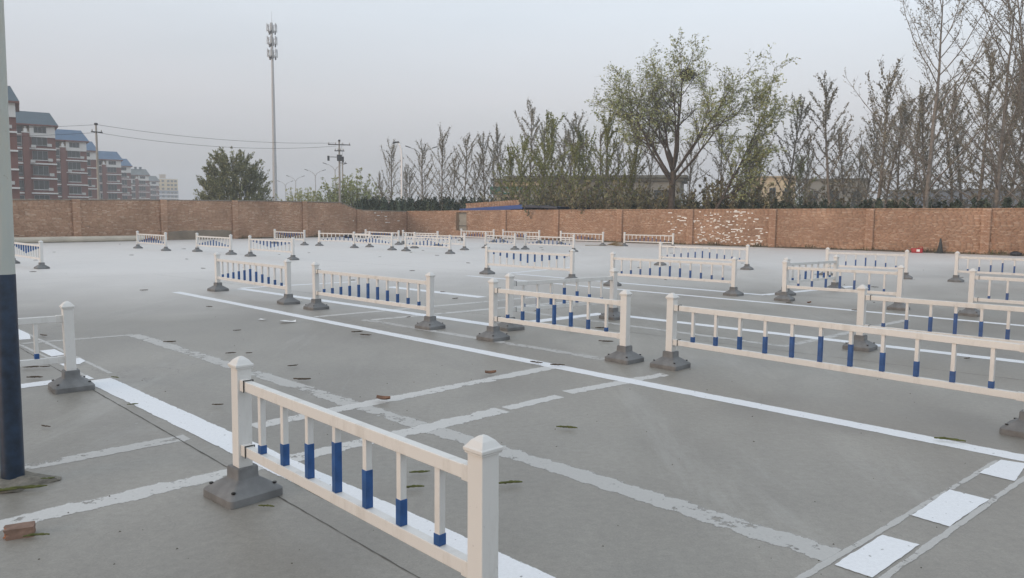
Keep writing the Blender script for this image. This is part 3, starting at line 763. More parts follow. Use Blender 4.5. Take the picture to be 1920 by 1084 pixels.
# ------------------------------------------------------------------ litter on the concrete
rg = random.Random(21)
def catkin_mesh(seed, mat, ln=.12, r=.0055):
    r_ = random.Random(seed); n = 16; pts = []; rad = []
    bend = r_.uniform(-.5, .5)
    for k in range(n):
        t = k / (n - 1)
        pts.append(((t - .5) * ln, bend * ln * (t - .5) ** 2 + r_.gauss(0, .0012), r * .95 + r_.gauss(0, .0006)))
        rad.append(r * (0.35 + 0.85 * math.sin(PI * min(1, t * .92 + .06)) ** .6) * r_.uniform(.75, 1.2))
    return MB().tube(pts, rad, 7).mesh('catkin', mat, True)
CK = [catkin_mesh(k, M['catkin_green'] if k % 2 else M['catkin_brown'], .12) for k in range(8)]
CATK = [(0.401, 5.272, 0.15, -12, 1, 'green catkin lying alone right of the foreground barrier, on bare concrete'),
 (-0.004, 4.133, 0.145, 12, 1, 'green catkin just right of the near post of the foreground barrier'),
 (-0.539, 4.052, 0.13, 12, 1, 'lower of two catkins seen between the right balusters of the foreground barrier'),
 (-0.528, 4.295, 0.12, 10, 1, 'upper of two catkins seen between the right balusters of the foreground barrier'),
 (-1.247, 3.759, 0.085, -5, 1, 'short green catkin in front of the foreground grey base'),
 (-1.175, 4.118, 0.06, -10, 0, 'tiny catkin under the lower rail of the foreground barrier'),
 (-3.252, 5.173, 0.09, -20, 0, 'dark catkin right of the navy pole on bare concrete'),
 (-2.96, 5.813, 0.08, 20, 1, 'green catkin at the dark joint left of the foreground barrier'),
 (-3.6, 6.783, 0.1, -25, 1, 'green catkin on the broad white line beside the left barrier base'),
 (-2.3, 5.822, 0.09, 5, 0, 'brown catkin left of the foreground post cap'),
 (-1.901, 6.769, 0.16, 0, 0, 'long brown catkin behind the top rail of the foreground barrier'),
 (-3.02, 8.049, 0.11, 20, 0, 'brown catkin left above the foreground post cap'),
 (-2.828, 8.059, 0.07, 25, 0, 'small brown catkin right above the foreground post cap'),
 (-3.982, 8.718, 0.14, 20, 0, 'dark catkin on the faded line left of the picture middle'),
 (-2.159, 7.393, 0.108, 34, 0, 'small dark catkin right of the barrier behind the navy pole'),
 (-1.979, 9.616, 0.15, 25, 0, 'brown catkin below the second barrier, left of its pair'),
 (-1.827, 9.364, 0.15, -12, 0, 'brown catkin below the second barrier, right of its pair'),
 (-3.532, 9.653, 0.101, 25, 0, 'small dark catkin left of the second long barrier of the left row'),
 (0.81, 9.837, 0.16, -10, 0, 'dark catkin in the middle under the short barrier'),
 (0.466, 7.548, 0.15, -8, 0, 'dark catkin on the long white line below the middle barrier'),
 (0.254, 7.677, 0.142, -27, 0, 'small dark catkin in front of the middle short barrier'),
 (-7.155, 14.649, 0.151, 25, 0, 'small dark catkin left of the long barrier beside the end of the white line'),
 (-4.878, 12.136, 0.115, -6, 0, 'small dark catkin in front of the long barrier beside the end of the white line'),
 (-4.638, 7.195, 0.15, 10, 0, 'long dark catkin behind the navy pole below the left barrier rail'),
 (-4.519, 7.227, 0.09, 15, 0, 'dark catkin end to end with the longer one below the left barrier'),
 (-4.313, 6.751, 0.14, 8, 0, 'dark catkin nearest the left barrier base behind the navy pole'),
 (3.002, 5.061, 0.19, -24, 1, 'long twisted catkin on the white line at the lower right'),
 (4.979, 8.152, 0.105, 25, 0, 'small dark catkin right of the short barrier at the right edge'),
 (-2.188, 3.381, 0.11, 14, 1, 'green catkin lying in front of the broken brick'),
 (-12.042, 18.978, 0.151, 35, 0, 'small dark catkin in front of the far left barrier behind the pole'),
 (5.707, 12.47, 0.136, -16, 0, 'small dark catkin in front of the right short barrier with the end on neighbour'),
 (-1.37, 14.894, 0.116, -16, 0, 'small dark catkin right of the long barrier beside the end of the white line'),
 (-3.688, 17.384, 0.181, 31, 0, 'small dark catkin behind the long barrier beside the end of the white line'),
 (4.973, 13.491, 0.129, -34, 0, 'small dark catkin left of the right short barrier with the end on neighbour'),
 (8.119, 16.887, 0.161, -27, 0, 'small dark catkin right of the end on barrier at right'),
 (3.83, 22.76, 0.162, -42, 0, 'small dark catkin left of the long barrier before the whitewashed wall'),
 (11.96, 20.07, 0.137, 22, 0, 'small dark catkin behind the farthest right edge barrier'),
 (6.83, 32.5, 0.164, 11, 0, 'small dark catkin right of the far long barrier right of centre'),
 (1.14, 9.05, 0.18, -13, 0, 'small dark catkin right of the middle short barrier'),
 (6.6, 13.71, 0.084, 44, 0, 'small dark catkin right of the right short barrier with the end on neighbour'),
 (-0.19, 14.79, 0.17, 27, 0, 'small dark catkin left of the long barrier behind the central corner'),
 (8.32, 20.73, 0.084, -53, 0, 'small dark catkin left of the short barrier before the red container'),
 (-18.89, 36.45, 0.145, -43, 0, 'small dark catkin behind the small barrier at the pipe end'),
 (11.12, 24.65, 0.151, 29, 0, 'small dark catkin behind the short barrier before the red container'),
 (1.37, 34.68, 0.154, -50, 0, 'small dark catkin left of the far long barrier right of centre'),
 (-2.73, 20.62, 0.151, 1, 0, 'small dark catkin left of the long barrier with upside down blue in the centre'),
 (7.79, 25.62, 0.106, -12, 0, 'small dark catkin right of the long barrier before the whitewashed wall'),
 (-3.88, 32.85, 0.154, -32, 0, 'small dark catkin behind the barrier just right of the wall corner'),
 (-17.31, 28.59, 0.111, 17, 0, 'small dark catkin in front of the small barrier at the pipe end'),
 (0.39, 11.98, 0.096, 29, 0, 'small dark catkin behind the corner barrier running away'),
 (12.49, 22.95, 0.103, 58, 0, 'small dark catkin right of the short barrier before the red container'),
 (-10.73, 24.92, 0.176, -32, 0, 'small dark catkin left of the left far barrier with upside down blue'),
 (-23.1, 35.45, 0.124, 38, 0, 'small dark catkin left of the small barrier at the pipe end'),
 (-13.98, 32.24, 0.188, 4, 0, 'small dark catkin right of the small barrier at the pipe end'),
 (1.22, 10.16, 0.182, 9, 0, 'small dark catkin right of the corner barrier running away'),
 (-14.87, 23.6, 0.122, 40, 0, 'small dark catkin behind the far left barrier behind the pole'),
 (-8.74, 28.39, 0.1, 40, 0, 'small dark catkin behind the left far barrier with upside down blue'),
 (-1.42, 24.29, 0.158, -27, 0, 'small dark catkin behind the long barrier with upside down blue in the centre'),
 (-2.87, 28.85, 0.177, -3, 0, 'small dark catkin in front of the barrier just right of the wall corner'),
 (7.68, 17.45, 0.111, 60, 0, 'small dark catkin behind the end on barrier at right'),
 (-5.7, 9.11, 0.135, -26, 0, 'small dark catkin behind the barrier behind the navy pole'),
 (-7.54, 21.19, 0.133, -53, 0, 'small dark catkin in front of the left far barrier with upside down blue'),
 (-4.15, 31.05, 0.161, 55, 0, 'small dark catkin left of the barrier just right of the wall corner'),
 (-8.49, 20.74, 0.147, -13, 0, 'small dark catkin right of the far left barrier behind the pole'),
 (-4.81, 27.5, 0.105, 28, 0, 'small dark catkin right of the left far barrier with upside down blue'),
 (-1.52, 11.12, 0.098, 58, 0, 'small dark catkin right of the second long barrier of the left row'),
 (-13.6, 27.04, 0.15, 29, 0, 'small dark catkin in front of the far barrier before the cement patch'),
 (2.06, 28.69, 0.095, -15, 0, 'small dark catkin in front of the far long barrier right of centre'),
 (3.74, 18.38, 0.097, -49, 0, 'small dark catkin behind the long barrier behind the central corner'),
 (-8.03, 29.9, 0.109, 26, 0, 'small dark catkin right of the far barrier before the cement patch'),
 (-1.02, 13.71, 0.145, 47, 0, 'small dark catkin behind the second long barrier of the left row'),
 (1.41, 37.2, 0.179, -16, 0, 'small dark catkin right of the short far barrier in the centre'),
 (-2.62, 3.98, 0.2, 14, 1, 'upper catkin lying on the soil heap at the navy pole foot'),
 (-2.78, 3.93, 0.26, 8, 1, 'long lower catkin along the soil heap at the navy pole foot'),
 (-2.62, 4.1, 0.14, 30, 1, 'catkin behind the navy pole foot')]
for x, y, ln, yaw, green, label in CATK:
    k = rg.choice([1, 3, 5, 7]) if green else rg.choice([0, 2, 4, 6])
    s = ln / .12
    tag(link('catkin', CK[k], None, (x, y, .016), (0, 0, math.radians(yaw)), (s, max(.8, min(1.3, s)), max(.8, min(1.3, s)))), label, 'catkin', 'fallen catkins on the concrete')
def dead_leaf(x, y, s, yaw, label):
    v = []; f = []
    for i in range(7):
        t = i / 6; w = .5 * math.sin(PI * min(1, .06 + t * .94)) ** .8
        for j in (-1, 0, 1): v.append(((t - .5) * s, j * w * s * .5, .012 + .22 * s * (abs(j) * .9 + (t - .5) ** 2 * 1.6) * (1 if j >= 0 else .6)))
    for i in range(6):
        for j in range(2): a = i * 3 + j; f.append((a, a + 1, a + 4, a + 3))
    me = mesh_np('dead_leaf', v, f, M['dead_leaf'], True)
    tag(link('dead_leaf', me, None, (x, y, .012), (0, 0, yaw)), label, 'leaf', 'dead brown leaves on the concrete')
dead_leaf(-.195, 7.079, .11, .3, 'curled brown leaf beside the thin white line in the middle')
dead_leaf(-1.031, 6.009, .12, -.2, 'curled brown leaf where two faded lines cross behind the nearest barrier')
dead_leaf(5.305, 13.436, .12, .6, 'curled brown leaf on the white line before the corner barrier')
def scrap(x, y, s, yaw, label):
    r_ = random.Random(int(x * 100)); v = []; f = []
    for i in range(4):
        for j in range(3): v.append(((i / 3 - .5) * s + r_.gauss(0, s * .04), (j / 2 - .5) * s * .5 + r_.gauss(0, s * .04), .014 + abs(r_.gauss(0, s * .07))))
    for i in range(3):
        for j in range(2): a = i * 3 + j; f.append((a, a + 3, a + 4, a + 1))
    tag(link('paper_scrap', mesh_np('paper_scrap', v, f, M['paper']), None, (x, y, 0), (0, 0, yaw)), label, 'paper', 'paper scraps')
scrap(-3.136, 10.521, .20, .4, 'larger crumpled white paper scrap on the concrete left of the second barrier')
scrap(-3.56, 10.72, .10, -.3, 'smaller white paper scrap beside the crumpled paper')
# brick
br = empty('loose_brick', (-2.285, 3.41, 0), math.radians(27), 'broken red brick lying on the concrete by the faded line', 'brick')
def rough_box(hx, hy, hz, seed, mat, name):
    r_ = random.Random(seed); me = MB().box(-hx, hx, -hy, hy, 0, 2 * hz).mesh(name, mat)
    bm = bmesh.new(); bm.from_mesh(me)
    bmesh.ops.subdivide_edges(bm, edges=bm.edges[:], cuts=4, use_grid_fill=True)
    for v_ in bm.verts:
        k = .0014
        if v_.co.x < -hx + .001: k = .005
        v_.co += Vector((r_.gauss(0, k), r_.gauss(0, k * .8), r_.gauss(0, k * .8) if v_.co.z > .004 else 0))
    bm.to_mesh(me); bm.free(); return me
bme = rough_box(.078, .05, .031, 2, M['brick_side'], 'brick_body')
bme.materials.append(M['loose_brick'])
for p in bme.polygons:
    if p.center.x < -.074: p.material_index = 1
br.scale = (.74, .74, .80)
link('brick_body', bme, br)
# grit on the ground
v = []; f = []
r_ = random.Random(31)
for k in range(260):
    y = 2.6 + 26 * r_.random() ** 1.8; x = r_.uniform(-.75, .75) * y; s = r_.uniform(.002, .006) * (1 + y * .04); b = len(v)
    a = r_.random() * 6.28
    for q in range(3): v.append((x + s * math.cos(a + q * 2.09), y + s * math.sin(a + q * 2.09) * r_.uniform(.5, 1.4), .013))
    v.append((x, y, .013 + s * .9))
    f += [(b, b + 1, b + 3), (b + 1, b + 2, b + 3), (b + 2, b, b + 3)]
tag(link('grit', mesh_np('grit', v, f, M['catkin_brown'])), None, None, None, 'stuff')
# twig broom by the right wall
bro = empty('broom', (5.05, 40.3, 0), math.radians(-12), 'worn twig broom lying on the concrete near the right wall', 'broom')
link('handle', MB().tube([(-1.2, .05, .03), (0.0, 0, .06)], .016, 7).mesh('handle', M['wood'], True), bro)
mb = MB(); r_ = random.Random(4)
for k in range(90):
    a = r_.gauss(0, .16); b_ = abs(r_.gauss(.02, .13)); l = r_.uniform(.5, .85)
    mb.tube([(-.05, r_.gauss(0, .02), .06), (l * .5, a * l * .5, .05 + b_ * l * .7), (l, a * l * 1.2, .02 + b_ * l)], [.004, .004, .002], 3)
link('bristles', mb.mesh('bristles', M['straw']), bro)
# red plastic container at the right wall
rc = empty('plastic_container', (19.1, 35.75, 0), math.radians(-38), 'red plastic container lying at the foot of the right wall', 'container')
rc.scale = (.78, .78, .85)
link('body', MB().box(-.30, .30, -.15, .15, .0, .26).mesh('body', M['red_plastic'], True, bevel=.035), rc)
link('handle', MB().tube([(.05, 0, .255), (.08, 0, .33), (.26, 0, .34), (.28, 0, .255)], .022, 8).mesh('handle', M['red_plastic'], True), rc)
link('spout', MB().tube([(-.29, 0, .18), (-.36, 0, .2)], [.05, .045], 12).mesh('spout', M['red_plastic'], True), rc)
link('paper_label', MB().box(-.02, .16, -.1535, -.1515, .07, .2).mesh('paper_label', M['paper']), rc)
# dark cone
cn = empty('traffic_cone', (20.0, 35.45, 0), .3, 'dark unstriped cone standing against the right wall beside the red container', 'cone')
link('base_plate', MB().loft([sq(.17, 0, .03), sq(.17, .03, .03), sq(.14, .045, .03)]).mesh('base_plate', M['cone_dark'], True), cn)
link('cone_body', MB().tube([(0, 0, .03), (0, 0, .4), (0, 0, .68), (0, 0, .70)], [.135, .075, .035, .02], 16).mesh('cone_body', M['cone_dark'], True), cn)
# black bags by the far walls
def bag(x, y, s, seed, label):
    me = bpy.data.meshes.new('bag'); bm = bmesh.new(); bmesh.ops.create_icosphere(bm, subdivisions=3, radius=1)
    r_ = random.Random(seed); ph = [r_.uniform(0, 6) for _ in range(6)]
    for v_ in bm.verts:
        c = v_.co; k = 1 + .13 * math.sin(5 * c.x + ph[0]) * math.sin(4 * c.y + ph[1]) + .1 * math.sin(9 * c.z + ph[2] + 4 * c.x)
        c *= k; c.z = max(c.z * .62 + .45, 0.0); c.x *= 1.15
        if c.z > .95: c.x *= .6; c.y *= .6
        c *= s
    bm.to_mesh(me); bm.free(); me.materials.append(M['black_bag'])
    for p in me.polygons: p.use_smooth = True
    tag(link('rubbish_bag', me, None, (x, y, 0), (0, 0, r_.uniform(0, 6))), label, 'bag', 'black bags at the foot of the walls')
bag(-10.9, 50.6, .28, 1, 'leftmost of three black bags by the left wall behind a barrier')
bag(-10.1, 51.3, .33, 2, 'middle one of three black bags by the left wall behind a barrier')
bag(-9.4, 52.2, .27, 3, 'rightmost of three black bags by the left wall behind a barrier')
bag(22.3, 33.55, .2, 4, 'small black bag at the foot of the right wall near the picture edge')
# weeds and crumbs along the foot of the walls
def tuft_strip(name, p0, d, n, t0, t1, count, seed, mat, hgt):
    r_ = random.Random(seed); v = []; f = []
    for k in range(count):
        t = r_.uniform(t0, t1); q = .03 + abs(r_.gauss(0, .13)); h = hgt * r_.uniform(.3, 1) * (1.6 if math.sin(t * 2.3) > .7 else .7)
        c = p0 + d * t + n * q; a = r_.random() * 6.28; w = r_.uniform(.01, .03); b = len(v)
        lx, ly = r_.gauss(0, .05), r_.gauss(0, .05)
        v += [(c.x - w * math.cos(a), c.y - w * math.sin(a), 0), (c.x + w * math.cos(a), c.y + w * math.sin(a), 0), (c.x + lx + w * .4, c.y + ly, h), (c.x + lx - w * .4, c.y + ly, h)]
        f.append((b, b + 1, b + 2, b + 3))
    tag(link(name, mesh_np(name, v, f, mat)), None, None, None, 'stuff')
tuft_strip('weeds', wp0, wd, wnr, 8, 56, 2600, 3, M['grass'], .16)
tuft_strip('weeds', lp0, ld, lnr, 0.5, 15, 700, 4, M['grass'], .14)
def dirt_strip(p0, d, n, t0, t1, w, seed):
    r_ = random.Random(seed); v = []; f = []; k = 0
    for t in np.arange(t0, t1, .25):
        a = w * (1 + .6 * math.sin(t * 1.3) + r_.gauss(0, .25)); h = .05 * (1 + .5 * math.sin(t * 2.1)) + r_.uniform(0, .02)
        for q, z in ((0.0, h), (max(.05, a * .5), h * .6), (max(.1, a), .001)): v.append(on_wall(p0, d, n, t, q, z))
        if k:
            b = 3 * (k - 1); f += [(b, b + 3, b + 4, b + 1), (b + 1, b + 4, b + 5, b + 2)]
        k += 1
    tag(link('dirt_bank', mesh_np('dirt_bank', v, f, M['soil'], True)), None, None, None, 'stuff')
dirt_strip(wp0, wd, wnr, 0.3, 58, .3, 6)
dirt_strip(lp0, ld, lnr, 0.3, 15, .35, 7)

# ------------------------------------------------------------------ shed behind the wall with blue beam and stacked bricks
sh = empty('brick_shed', on_wall(wp0, wd, wnr, 8.7, -1.6, 0), math.atan2(wd.y, wd.x), 'low shed behind the wall with a blue beam under a red brick parapet', 'shed')
link('wall', MB().box(-2.9, 2.9, -1.1, 2.0, 0, 1.88).mesh('wall', M['brick_l']), sh)
link('fascia', MB().add([(-3.25, -1.5, 1.80), (2.6, -1.5, 2.06), (2.6, 1.9, 2.06), (-3.25, 1.9, 1.80), (-3.25, -1.5, 2.06), (2.6, -1.5, 2.34), (2.6, 1.9, 2.34), (-3.25, 1.9, 2.06)], [tuple(q) for q in BOXF]).mesh('fascia', M['blue_paint']), sh)
r_ = random.Random(9); C = []; Hh = []
for row in range(6):
    x = -2.75 + r_.random() * .1
    while x < 2.2:
        C.append((x + .12, -1.35 + r_.gauss(0, .006), 2.235 + .048 * x + row * .062)); Hh.append((.117, .06, .028)); x += .247
loc, F = boxes_np(C, Hh, None, None)
o = link('parapet_bricks', mesh_np('parapet_bricks', loc, F, M['brick_r']), sh); o['kind'] = 'stuff'
link('roof_slab', MB().add([(2.61, -1.45, 2.16), (5.4, -1.3, 2.08), (5.4, 2.4, 2.08), (2.61, 2.4, 2.16), (2.61, -1.45, 2.34), (5.4, -1.3, 2.2), (5.4, 2.4, 2.2), (2.61, 2.4, 2.34)], [tuple(q) for q in BOXF]).mesh('roof_slab', M['navy']), sh)

# ------------------------------------------------------------------ apartment blocks
def window_frame(x0, x1, z0, z1, y, nv, nh, mat, midz=None):
    mb = MB(); w = .055
    mb.box(x0, x0 + w, y - .05, y, z0, z1).box(x1 - w, x1, y - .05, y, z0, z1)
    mb.box(x0 + w, x1 - w, y - .05, y, z0, z0 + w).box(x0 + w, x1 - w, y - .05, y, z1 - w, z1)
    for k in range(1, nv): x = x0 + (x1 - x0) * k / nv; mb.box(x - .03, x + .03, y - .045, y, z0 + w, z1 - w)
    if nh: mb.box(x0 + w, x1 - w, y - .055, y, nh - .05, nh + .05)
    return mb.mesh('window', mat)
def add_window(root, x0, x1, z0, z1, y, nv, nh, mat, name='window'):
    w = link(name, window_frame(x0, x1, z0, z1, y, nv, nh, mat), root)
    link('pane', MB().box(x0 + .056, x1 - .056, y - .02, y - .004, z0 + .056, z1 - .056).mesh('pane', M['glass']), w)
AC = MB().box(-.4, .4, -.28, -.02, 0, .56).mesh('air_conditioner', M['frame_white'], bevel=.03)
def apartment(x, y, ang, roofmat, label, chim, seed):
    """right end of the front at the origin, front towards -y, body to -x"""
    r_ = random.Random(seed)
    root = empty('apartment_block', (x, y, 0), math.radians(ang), label, 'building', 'red brick apartment blocks beyond the left wall')
    W, D = 10.6, 11.0
    link('wall', MB().box(-W, 0, 0, D, 0, 16.2).mesh('wall', M['apt_red']), root)
    link('upper_wall', MB().box(-4.3, -.02, -.32, D, 16.2, 18.55).mesh('upper_wall', M['apt_white']), root)
    link('loggia_wall', MB().box(-W, -4.301, 1.2, D, 16.2, 18.5).mesh('loggia_wall', M['beige_wall']), root)
    rb = MB()
    e = .55
    A = [(-W - e, -.9, 18.5), (e, -.9, 18.5), (e, D + .6, 18.5), (-W - e, D + .6, 18.5)]
    rb.add([(p[0], p[1], 18.62) for p in A] + [(-W - e, D * .36, 21.5), (-.55, D * .36, 21.5)], [(0, 1, 5, 4), (1, 2, 5), (2, 3, 4, 5), (3, 0, 4), (3, 2, 1, 0)])
    rf = link('roof', rb.mesh('roof', roofmat), root)
    link('eave_trim', MB().box(-W - e, e, -.93, D + .63, 18.36, 18.617).mesh('eave_trim', M['trim_red']), root)
    for cx in chim: 
        c = link('chimney', MB().box(cx - .45, cx + .45, D * .36 - .4, D * .36 + .4, 20.9, 22.2).box(cx - .6, cx + .6, D * .36 - .55, D * .36 + .55, 22.2, 22.4).mesh('chimney', M['roof_slate']), rf)
    for cx in (-5.0, -9.9):
        p = link('pier', MB().box(cx - .55, cx + .55, -.75, -.003, 0, 16.9).mesh('pier', M['apt_red']), root)
        link('finial', MB().box(cx - .65, cx + .65, -.85, .1, 16.9, 17.1).box(cx - .3, cx + .3, -.65, -.1, 17.1, 17.7).box(cx - .15, cx + .15, -.5, -.25, 17.7, 18.1).mesh('finial', M['apt_white']), p)
    for fl in range(5):
        z = 2.4 + 2.88 * fl
        link('balcony_band', MB().box(-4.42, .08, -.42, -.003, z - .13, z + .13).mesh('balcony_band', M['apt_band']), root)
        link('balcony_band', MB().box(-9.3, -5.6, -.62, -.003, z - .13, z + .13).mesh('balcony_band', M['apt_band']), root)
        light = r_.random() < .5
        add_window(root, -9.25, -5.65, z + .35, z + 2.45, -.30, 4, z + .95, M['frame_white'] if light else M['frame_grey'])
        link('bay_wall', MB().box(-9.28, -5.62, -.29, -.004, z + .131, z + 2.6).mesh('bay_wall', M['apt_red']), root)
        add_window(root, -4.0, -1.4, z + .72, z + 2.5, -.03, 3, None, M['frame_grey'])
        if r_.random() < .55:
            ax = r_.choice([-4.9, -1.0, -.9, -4.75]) if False else r_.uniform(-1.15, -.85)
            link('air_conditioner', AC, root, (ax, -.3, z + .5))
        if r_.random() < .4: link('air_conditioner', AC, root, (r_.uniform(-4.05, -3.7), -.62, z + .14))
        if r_.random() < .6:
            cw = r_.uniform(.5, 1.1); cx_ = r_.uniform(-9.0, -6.9)
            link('curtain', MB().box(cx_, cx_ + cw, -.318, -.3245, z + 1.02, z + 2.38).mesh('curtain', M['frame_white']), root)
        link('sill', MB().box(-4.1, -1.3, -.16, -.06, z + .62, z + .74).mesh('sill', M['apt_band'] if r_.random() < .7 else M['frame_grey']), root)
    add_window(root, -3.6, -1.5, 17.0, 18.15, -.33, 3, None, M['frame_grey'])
    add_window(root, -9.2, -5.4, 16.3, 18.2, 1.19, 4, None, M['frame_grey'])
    link('parapet', MB().box(-9.3, -5.56, -.28, -.1, 16.2, 16.75).mesh('parapet', M['apt_white']), root)
    return root
APTS = [(-77.6, 120.0, 'roof_slate', (), 'apartment block mostly hidden behind the white and navy pole at the left edge'),
        (-91.0, 152.5, 'roof_slate', (-9.4,), 'nearest fully seen red apartment block with a slate blue roof'),
        (-103.0, 185.0, 'roof_blue', (-8.2,), 'second red apartment block along the row, bright blue roof and chimney'),
        (-116.0, 213.0, 'roof_blue', (), 'red apartment block half hidden behind the near concrete utility pole'),
        (-127.1, 248.0, 'roof_blue', (-9.2,), 'blue roofed red apartment block just right of the near utility pole'),
        (-140.0, 280.0, 'roof_blue', (), 'narrow looking blue roofed block before the grey roofed ones'),
        (-164.5, 345.0, 'roof_grey', (-9.5, -7.2, -4.8, -2.8), 'hazy red apartment block with four chimneys on a grey roof'),
        (-188.8, 407.0, 'roof_grey', (), 'farthest hazy red apartment block with a grey roof')]
for k, (x, y, rm, ch, lab) in enumerate(APTS): apartment(x, y, 33 + (k % 3) * 1.5, M[rm], lab, ch, k)
# far yellow block
yb = empty('tower_block', (-263.4, 600, 0), math.radians(25), 'far yellow apartment tower with a blue grey lower half', 'building')
link('wall', MB().box(-16, 0, 0, 12, 19.5, 28.2).mesh('wall', M['yellow_wall']), yb)
link('lower_wall', MB().box(-16.2, .2, -.2, 12.2, 0, 19.5).mesh('lower_wall', M['bluegrey_wall']), yb)
link('roof_house', MB().box(-13, -8.5, 3, 8, 28.2, 31.6).box(-13.4, -8.1, 2.6, 8.4, 31.6, 32.0).mesh('roof_house', M['beige_wall']), yb)
link('parapet', MB().box(-16.1, .1, -.1, .3, 28.2, 28.8).mesh('parapet', M['apt_white']), yb)
wm = MB().box(-.9, .9, -.12, .05, 0, 1.6).mesh('window', M['glass'])
for r in range(9):
    for cx in (-14, -10.6, -6.8, -4.2, -1.6):
        link('window', wm, yb, (cx, -.21 if r < 6 else 0, 2 + r * 3.0))
bmh = MB().box(-16.3, .3, -.5, -.21, 0, .9).mesh('balcony_band', M['apt_white'])
for r in range(5): link('balcony_band', bmh, yb, (0, 0, 4.1 + r * 3.0))

# long building with the green sign
sb = empty('roadside_building', (-2.3, 111, 0), math.radians(-16), 'long low roadside building with a green sign behind the trees', 'building')
link('wall', MB().box(0, 26, 0, 9, 0, 6.6).mesh('wall', M['grey_wall']), sb)
link('corner_wall', MB().box(-.4, 4.2, -.3, .0, 0, 6.55).mesh('corner_wall', M['beige_wall']), sb)
link('roof', MB().box(1.3, 27, -1.0, 9.6, 7.0, 7.35).box(-.6, 5.0, -1.0, 9.6, 6.6, 6.98).box(5.01, 26.5, -.6, 9.4, 6.6, 6.98).mesh('roof', M['dark_roof']), sb)
link('upper_band', MB().box(1.5, 6.5, -.35, -.31, 6.0, 6.55).mesh('upper_band', M['pale_wall']), sb)
sg = link('sign_board', MB().box(-.9, 3.9, -.50, -.36, 4.75, 5.85).mesh('sign_board', M['green_sign']), sb)
mb = MB()
def stroke(x, z, w, h): mb.box(x, x + w, -.53, -.505, z, z + h)
gx = .75
for gl in ([(0, .0, .34, .07), (0, .22, .34, .07), (0, .45, .34, .07), (.27, 0, .07, .5)], [(0, 0, .07, .52), (0, .0, .34, .07), (0, .22, .30, .07), (0, .45, .34, .07)],
           [(0, 0, .07, .52), (.27, 0, .07, .52), (0, 0, .34, .07)], [(0, 0, .07, .42), (.27, 0, .07, .42), (.05, .4, .24, .1), (0, .2, .34, .06)]):
    for x, z, w, h in gl: stroke(gx + x, 5.02 + z, w, h)
    gx += .45
for x, z, w, h in ((gx + .3, 5.25, .3, .08), (gx + .55, 5.16, .35, .08)): stroke(x, z, w, h)
link('lettering', mb.mesh('lettering', M['sign_white']), sg)
for k in range(6): add_window(sb, 6 + k * 3.3, 8.2 + k * 3.3, 3.6, 5.4, -.02, 2, None, M['frame_grey'])
add_window(sb, .6, 3.6, 1.2, 3.6, -.32, 3, None, M['frame_grey'])

def block(name, x, y, ang, w, d, h, wallm, roofm, label, nwin=0, cat='building', roof='flat'):
    root = empty(name, (x, y, 0), math.radians(ang), label, cat)
    link('wall', MB().box(0, w, 0, d, 0, h).mesh('wall', wallm), root)
    if roof == 'flat':
        link('roof', MB().box(-.3, w + .3, -.35, d + .3, h, h + .28).mesh('roof', roofm), root)
    else:
        link('roof', MB().add([(-.4, -.5, h), (w + .4, -.5, h), (w + .4, d + .5, h), (-.4, d + .5, h), (-.4, d / 2, h + roof), (w + .4, d / 2, h + roof)],
                              [(0, 1, 5, 4), (1, 2, 5), (2, 3, 4, 5), (3, 0, 4), (3, 2, 1, 0)]).mesh('roof', roofm), root)
    for k in range(nwin):
        a = w * (k + .28) / nwin; b = w * (k + .72) / nwin
        add_window(root, a, b, h * .45, h * .8, -.01, 2, None, M['frame_grey'])
    return root
block('pale_house', 40.4, 130, -20, 7.2, 6, 8.5, M['pale_wall'], M['beige_wall'], 'pale yellow two storey house seen through the trees', 3)
gb = block('grey_hall', 42.6, 112, -22, 8.5, 12, 7.2, M['grey_wall'], M['dark_roof'], 'grey flat roofed hall right of the pale yellow house', 3)
block('low_workshop', 55.5, 128, -24, 10, 9, 4.7, M['grey_wall'], M['pale_wall'], 'low grey workshop with an orange tinted roof edge', 3)
block('long_warehouse', 66, 134, -27, 40, 12, 6.6, M['bluegrey_wall'], M['dark_roof'], 'long blue grey warehouse behind the tall trees at far right', 9)
r_ = random.Random(5)
for k, (px, Yd, w) in enumerate([(-31.0, 182, 8), (-24.5, 178, 7.5), (-18.6, 183, 8), (-11.6, 180, 7), (-4.8, 184, 8)]):
    h = block('village_house', px, Yd, r_.uniform(-6, 6), w, 6, 3.1, M['village_white'] if k % 2 else M['pink_roof'], M['pink_roof'],
          ['leftmost faded red roofed house beyond the hedge', 'second faded red roofed house from the left beyond the hedge', 'middle faded red roofed house beyond the hedge', 'fourth faded red roofed house from the left beyond the hedge', 'rightmost faded red roofed house beyond the hedge next to the green sign'][k], 2, 'house', 1.7)
    h['group'] = 'village houses beyond the hedge'
    link('gable_chimney', MB().box(w * .7, w * .7 + .6, 2.7, 3.3, 3.6, 5.6).mesh('gable_chimney', M['village_white']), h)

